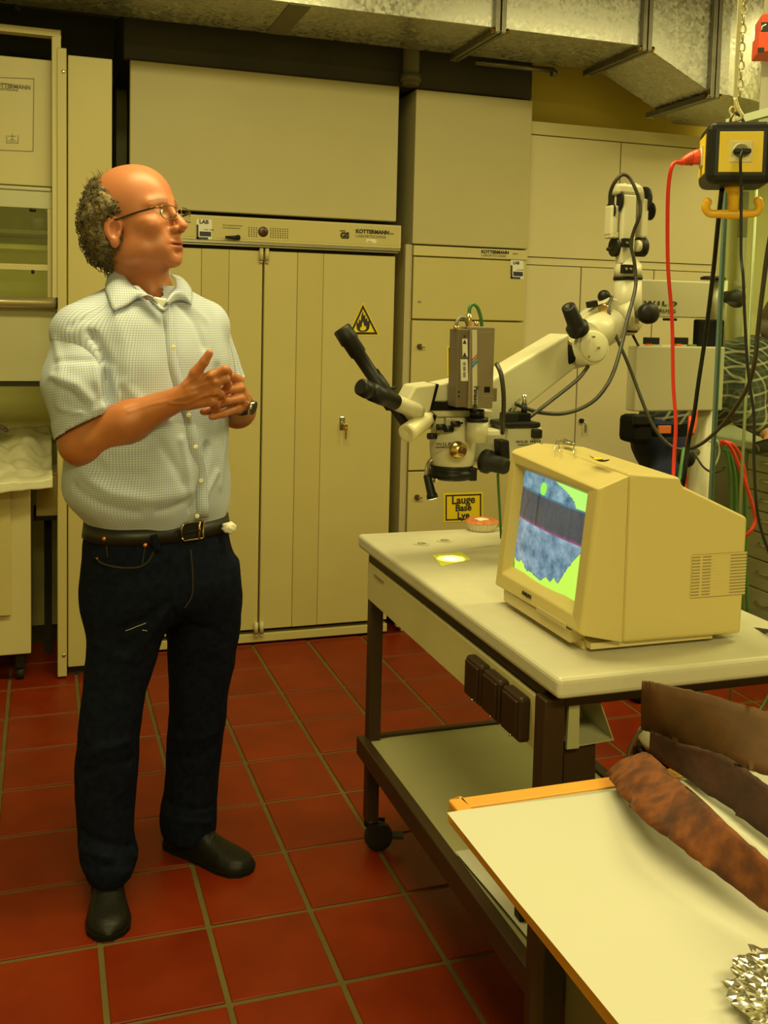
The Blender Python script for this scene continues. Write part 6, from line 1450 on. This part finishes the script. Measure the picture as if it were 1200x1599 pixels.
for i in r_.choice(cand,1500):
    p=Vector(hv2[i]); n_=Vector(hn[i]); a_=r_.normal(size=3); t_=Vector(a_).cross(n_).normalized(); b_=n_.cross(t_)
    L_=r_.uniform(.010,.024); R0=r_.uniform(.003,.007); pts=[]; ph=r_.uniform(0,6)
    for k in range(8):
        u=k/7; ang=ph+u*r_.uniform(3.5,4.5); pts.append(p-n_*.003+n_*(L_*.55*math.sin(u*2.2))+t_*(math.cos(ang)*R0)+b_*(math.sin(ang)*R0+L_*.4*(u-.3))-V(0,0,.008*u))
    n0=len(mb.v); mb.tube(pts,[.0013,.0008],n=3,smooth=True); c0=r_.choice([0,1,2],p=[.4,.4,.2]); base=np.array([[.06,.045,.02],[.17,.135,.07],[.38,.33,.20]][c0])*r_.uniform(.7,1.2); cc_+= [base]*(len(mb.v)-n0)
# wisps above the bald line
for k in range(260):
    a_=r_.uniform(-1,1); q0=fromH(K_*np.array((a_)*.070 if False else 0)) if False else fromH(((a_)*.074,-.045-.02*(1-a_*a_)+r_.uniform(-.03,.01),.122-.035*a_*a_+r_.uniform(-.014,.004))); p=Vector(q0); pts=[]
    dd2=Vector(r_.normal(size=3))*.5+V(0,0,.7); dd2.normalize(); L_=r_.uniform(.012,.030)
    for j in range(6): pts.append(p+dd2*(L_*j/5)+V(math.sin(j*1.3+k),math.cos(j*1.1+k),0)*.0025)
    n0=len(mb.v); mb.tube(pts,[.0005,.0003],n=3); cc_+=[np.array([.16,.12,.06])]*(len(mb.v)-n0)
cu=obj('hair_curls',mb,HAIR,hair); me=cu.data
if len(me.vertices)==len(cc_):
    me.color_attributes.new('Col','FLOAT_COLOR','POINT').data.foreach_set('color',np.concatenate([np.array(cc_),np.ones((len(cc_),1))],1).ravel())
else:
    me.color_attributes.new('Col','FLOAT_COLOR','POINT').data.foreach_set('color',np.tile([.11,.085,.04,1.],len(me.vertices)))
cu['kind']='stuff'
mb=MB()
def hp0(v): return Vector(fromH(np.array(v)*K_))
for sgn in (-1,1):
    for k in range(46):
        u=k/45; x=sgn*(.014+.034*u); p=hp0((x,.0870-.014*u,.026+.003*math.sin(u*3))); e=hp0((x+sgn*.006,.0925-.013*u,.030-.004*u))
        mb.tube([p,p.lerp(e,.5)+V(0,0,.001),e],[.0011,.0005],n=3)
eb_=obj('eyebrow',mb,mat('brow_hair',(.05,.028,.012),1.0,spec=0),MAN); eb_['kind']='stuff'
# --- spectacles
GM=mat('spectacle_metal',(.20,.15,.09),.3,metal=.8,var=.1); gl=bpy.data.objects.new('spectacles',None)
def hp(x,y,z): return Vector(fromH((x*K_,y*K_,z*K_)))
fr_=MB(); ln_=[]
for s in (-1,1):
    pts=[]
    for k in range(33):
        t=2*PI*k/32; cx=np.sign(math.cos(t))*abs(math.cos(t))**.55; cz=np.sign(math.sin(t))*abs(math.sin(t))**.6
        x=s*.0335+cx*.0235; pts.append(hp(x,.113-.0045*((abs(x))/.05)**2*1.6,-.004+cz*.0155))
    fr_.tube(pts,.00115,n=6); ln_.append(pts)
fr_.tube([hp(-.011,.112,.001),hp(0,.116,.004),hp(.011,.112,.001)],.0011,n=6,spl=4)
for s in (-1,1):
    fr_.tube([hp(s*.056,.105,.006),hp(s*.064,.102,.006),hp(s*.068,.094,.006)],.0018,n=6)
    fr_.tube([hp(s*.010,.110,-.004),hp(s*.009,.104,-.012)],.0007,n=5)
gf=obj('spectacle_frame',fr_,GM,MAN)
for pts in ln_: 
    c=sum(pts,V(0,0,0))/len(pts); obj('lens',MB().add([c]+pts[:-1],[(0,1+i,1+(i+1)%32) for i in range(32)],True),LENS,gf)
for s in (-1,1): obj('temple_arm',MB().tube([hp(s*.068,.094,.006),hp(s*.074,.050,.004),hp(s*.0785,.012,.000),hp(s*.0795,-.006,-.002),hp(s*.079,-.020,-.018)],.0026,n=8,spl=5),mat('temple_dark',(.03,.018,.012),.4),gf)
# --- wrist watch on the left wrist
wd=(WL-W3(372,620,2.372)); wd=Vector(wd/np.linalg.norm(wd)); wc_=Vector(WL)-wd*.004
obj('watch_strap',MB().cyl(wc_-wd*.009,wc_+wd*.009,.0275,n=32),mat('dark_watch_strap',(.03,.02,.014),.5),MAN)
x_,y_,z_=frame(wd); od=(V(0,0,EYE)-wc_); od=(od-wd*od.dot(wd)).normalized(); ou=(rt*.85+od*.5); ou=(ou-wd*ou.dot(wd)).normalized()
wt=obj('watch_case',MB().cyl(wc_+ou*.024,wc_+ou*.034,.0175,n=28),CHROME,MAN)
obj('watch_face',MB().cyl(wc_+ou*.0338,wc_+ou*.0346,.0148,n=28),mat('watch_face',(.03,.03,.03),.2),wt)
# ================================================================ the person bending behind the glass
M2=thing('person',(2.15,3.35,0),'person in dark plaid shirt and blue jeans bending over the bench behind the glass','person')
def W4(x,y,Y): return W3(x,y,Y)
hipc=W4(1047,680,3.35); shc=W4(1180,575,3.22)
def plaid_fn(P):
    d=seg(P,W4(1052,655,3.35),W4(1110,600,3.30),.135,.150); d=sm_min(d,seg(P,W4(1110,600,3.30),W4(1175,580,3.25),.150,.135),.06)
    d=sm_min(d,seg(P,W4(1180,560,3.15),W4(1168,640,3.08),.080,.068),.04)
    d=sm_min(d,seg(P,W4(1190,560,3.4),W4(1240,640,3.35),.070,.06),.04)
    d=sm_min(d,seg(P,W4(1168,642,3.08),W4(1192,662,3.02),.05,.048),.03)
    return d
pv,pf=polygonise(plaid_fn,(1.9,2.9,.75),(3.0,3.75,1.65),.011); pv=relax(pv,pf,3); pn=vnorm(pv,pf); pv=pv+pn*(nz(pv,9,2)*.010+nz(pv,20,4)*.004)[:,None]
uvp=np.stack([pv[:,0]*.9+pv[:,2]*.35+.1*np.sin(pv[:,2]*9),pv[:,2]-.25*pv[:,0]],1)
PLM=bpy.data.materials.new('plaid_cotton'); PLM.use_nodes=True; N=PLM.node_tree.nodes; L=PLM.node_tree.links; b=N['Principled BSDF']; b.inputs['Roughness'].default_value=.9
at_=N.new('ShaderNodeAttribute'); at_.attribute_name='cloth'; sp=N.new('ShaderNodeSeparateXYZ'); L.new(at_.outputs['Vector'],sp.inputs[0]); prev=None
mixc=None
def band_(k,pitch,lo_,hi_):
    mu=N.new('ShaderNodeMath'); mu.operation='DIVIDE'; mu.inputs[1].default_value=pitch; L.new(sp.outputs[k],mu.inputs[0])
    f=N.new('ShaderNodeMath'); f.operation='FRACT'; L.new(mu.outputs[0],f.inputs[0])
    g1=N.new('ShaderNodeMath'); g1.operation='GREATER_THAN'; g1.inputs[1].default_value=lo_; L.new(f.outputs[0],g1.inputs[0])
    g2=N.new('ShaderNodeMath'); g2.operation='LESS_THAN'; g2.inputs[1].default_value=hi_; L.new(f.outputs[0],g2.inputs[0])
    m_=N.new('ShaderNodeMath'); m_.operation='MULTIPLY'; L.new(g1.outputs[0],m_.inputs[0]); L.new(g2.outputs[0],m_.inputs[1]); return m_
def mixin(fac,colr,prev,strength=1.):
    m_=N.new('ShaderNodeMix'); m_.data_type='RGBA'; s=N.new('ShaderNodeMath'); s.operation='MULTIPLY'; s.inputs[1].default_value=strength; L.new(fac.outputs[0],s.inputs[0]); L.new(s.outputs[0],m_.inputs[0])
    if prev is None: m_.inputs[6].default_value=(.008,.012,.024,1)
    else: L.new(prev.outputs[2],m_.inputs[6])
    m_.inputs[7].default_value=(*colr,1); return m_
pr=mixin(band_(0,.05,.45,.85),(.020,.032,.022),None,.8); pr=mixin(band_(1,.05,.45,.85),(.020,.032,.022),pr,.7)
pr=mixin(band_(0,.05,.08,.24),(.34,.33,.20),pr,.6); pr=mixin(band_(1,.05,.08,.24),(.34,.33,.20),pr,.6); pr=mixin(band_(0,.05,.62,.68),(.15,.16,.09),pr,.4); pr=mixin(band_(1,.05,.62,.68),(.15,.16,.09),pr,.4)
L.new(pr.outputs[2],b.inputs['Base Color'])
npobj('plaid_shirt',pv,pf,PLM,M2,uv=uvp)
def jeans2(P):
    d=ell(P,W4(1046,682,3.35),(.150,.140,.130)); d=sm_min(d,seg(P,W4(1046,690,3.35),W4(1053,760,3.36),.128,.098),.05)
    d=sm_min(d,seg(P,W4(1040,740,3.30),A3(2.13,3.30,.48),.092,.070),.03); d=sm_min(d,seg(P,A3(2.13,3.30,.48),A3(2.13,3.36,.09),.068,.055),.03)
    d=sm_min(d,seg(P,W4(1062,740,3.45),A3(2.24,3.46,.48),.092,.070),.03); d=sm_min(d,seg(P,A3(2.24,3.46,.48),A3(2.25,3.50,.09),.068,.055),.03)
    return d
jv,jf=polygonise(jeans2,(1.85,3.05,.02),(2.55,3.75,1.16),.012); jv=relax(jv,jf,3); jn=vnorm(jv,jf); jv=jv+jn*(nz(jv,12,2)*.005)[:,None]
npobj('jeans',jv,jf,mat('blue_denim',(.012,.020,.055),.9,var=.25,vs=30),M2)
def body2(P):
    d=seg(P,W4(1052,670,3.35),W4(1175,585,3.25),.10,.11); d=sm_min(d,seg(P,W4(1192,560,3.22),W4(1226,530,3.2),.055,.055),.03)
    h=ell(P,W4(1232,512,3.18),(.085,.095,.115)); d=sm_min(d,h,.02); d=sm_min(d,ell(P,W4(1205,500,3.10)+A3(.03,-.04,0),(.012,.02,.018)),.008)
    d=sm_min(d,seg(P,W4(1180,565,3.15),W4(1168,640,3.08),.05,.042),.03); d=sm_min(d,seg(P,W4(1168,642,3.08),W4(1200,676,2.99),.042,.026),.02)
    hd=seg(P,W4(1200,676,2.99),W4(1210,686,2.97),.028,.026)
    for k in range(4): hd=sm_min(hd,seg(P,W4(1207+k*2,682+k*5,2.96),W4(1192+k*4,702+k*3,2.94),.0095,.008),.004)
    hd=sm_min(hd,seg(P,W4(1200,680,2.97),W4(1190,694,2.95),.011,.009),.004)
    d=sm_min(d,hd,.01)
    l=np.minimum(seg(P,W4(1040,700,3.32),A3(2.13,3.34,.06),.07,.045),seg(P,W4(1062,700,3.42),A3(2.25,3.48,.06),.07,.045)); return sm_min(d,l,.03)
bv,bf=polygonise(body2,(1.9,2.85,.0),(3.0,3.7,1.75),.0085); bv=relax(bv,bf,2)
npobj('body',bv,bf,mat('skin_plain',(.40,.17,.08),.5),M2)
hq=W4(1232,512,3.18)
def hair2(P): return sm_max(ell(P,hq+A3(0,.01,.012),(.098,.105,.120)),(P@A3(.25,-.6,-.5)-hq@A3(.25,-.6,-.5)-.02),.02)
v2,f2=polygonise(hair2,hq-.16,hq+.16,.007); n2=vnorm(v2,f2); v2=v2+n2*(nz(v2,30,3)*.006)[:,None]
npobj('hair',v2,f2,mat('brown_hair',(.06,.03,.012),.6,var=.4,vs=60),M2)
obj('shoe',MB().rbox(2.08,2.19,3.16,3.44,0,.075,.03,3),BLACKM,M2); obj('shoe',MB().rbox(2.20,2.31,3.30,3.58,0,.075,.03,3),BLACKM,M2)
def belt2(u,v):
    t=2*PI*u; c=W4(1046,664,3.35); return Vector(c)+V(math.cos(t)*.155+(v-.5)*-.01,math.sin(t)*.146,(v-.5)*.045+.035*math.cos(t)*.3)
obj('belt',MB().grid(belt2,48,1),BLACKM,M2)
obj('leather_patch',fbox(1030,665,1049,677,3.185,.012,r=.002),mat('orange_patch',(.60,.15,.03),.6),M2)
pchx=thing('tool_pouch',W4(1008,700,3.26),'black pouch hanging on the left hip of the bending person','pouch')
obj('pouch_body',fbox(992,650,1022,694,3.20,.12,r=.02),BLACKM,pchx); obj('pouch_flap',fbox(992,648,1023,664,3.192,.02,r=.006),BLACK,pchx)
tl=thing('hand_tool',W4(1200,700,2.93),'dark handheld tool with a shiny tip held by the bending person','tool')
obj('tool_body',MB().cyl(W4(1182,700,2.93),W4(1222,690,2.93),.022,.026,n=18),BLACKM,tl); obj('tool_tip',MB().cyl(W4(1182,700,2.93),W4(1186,699,2.93),.016,.020,n=14),CHROME,tl)
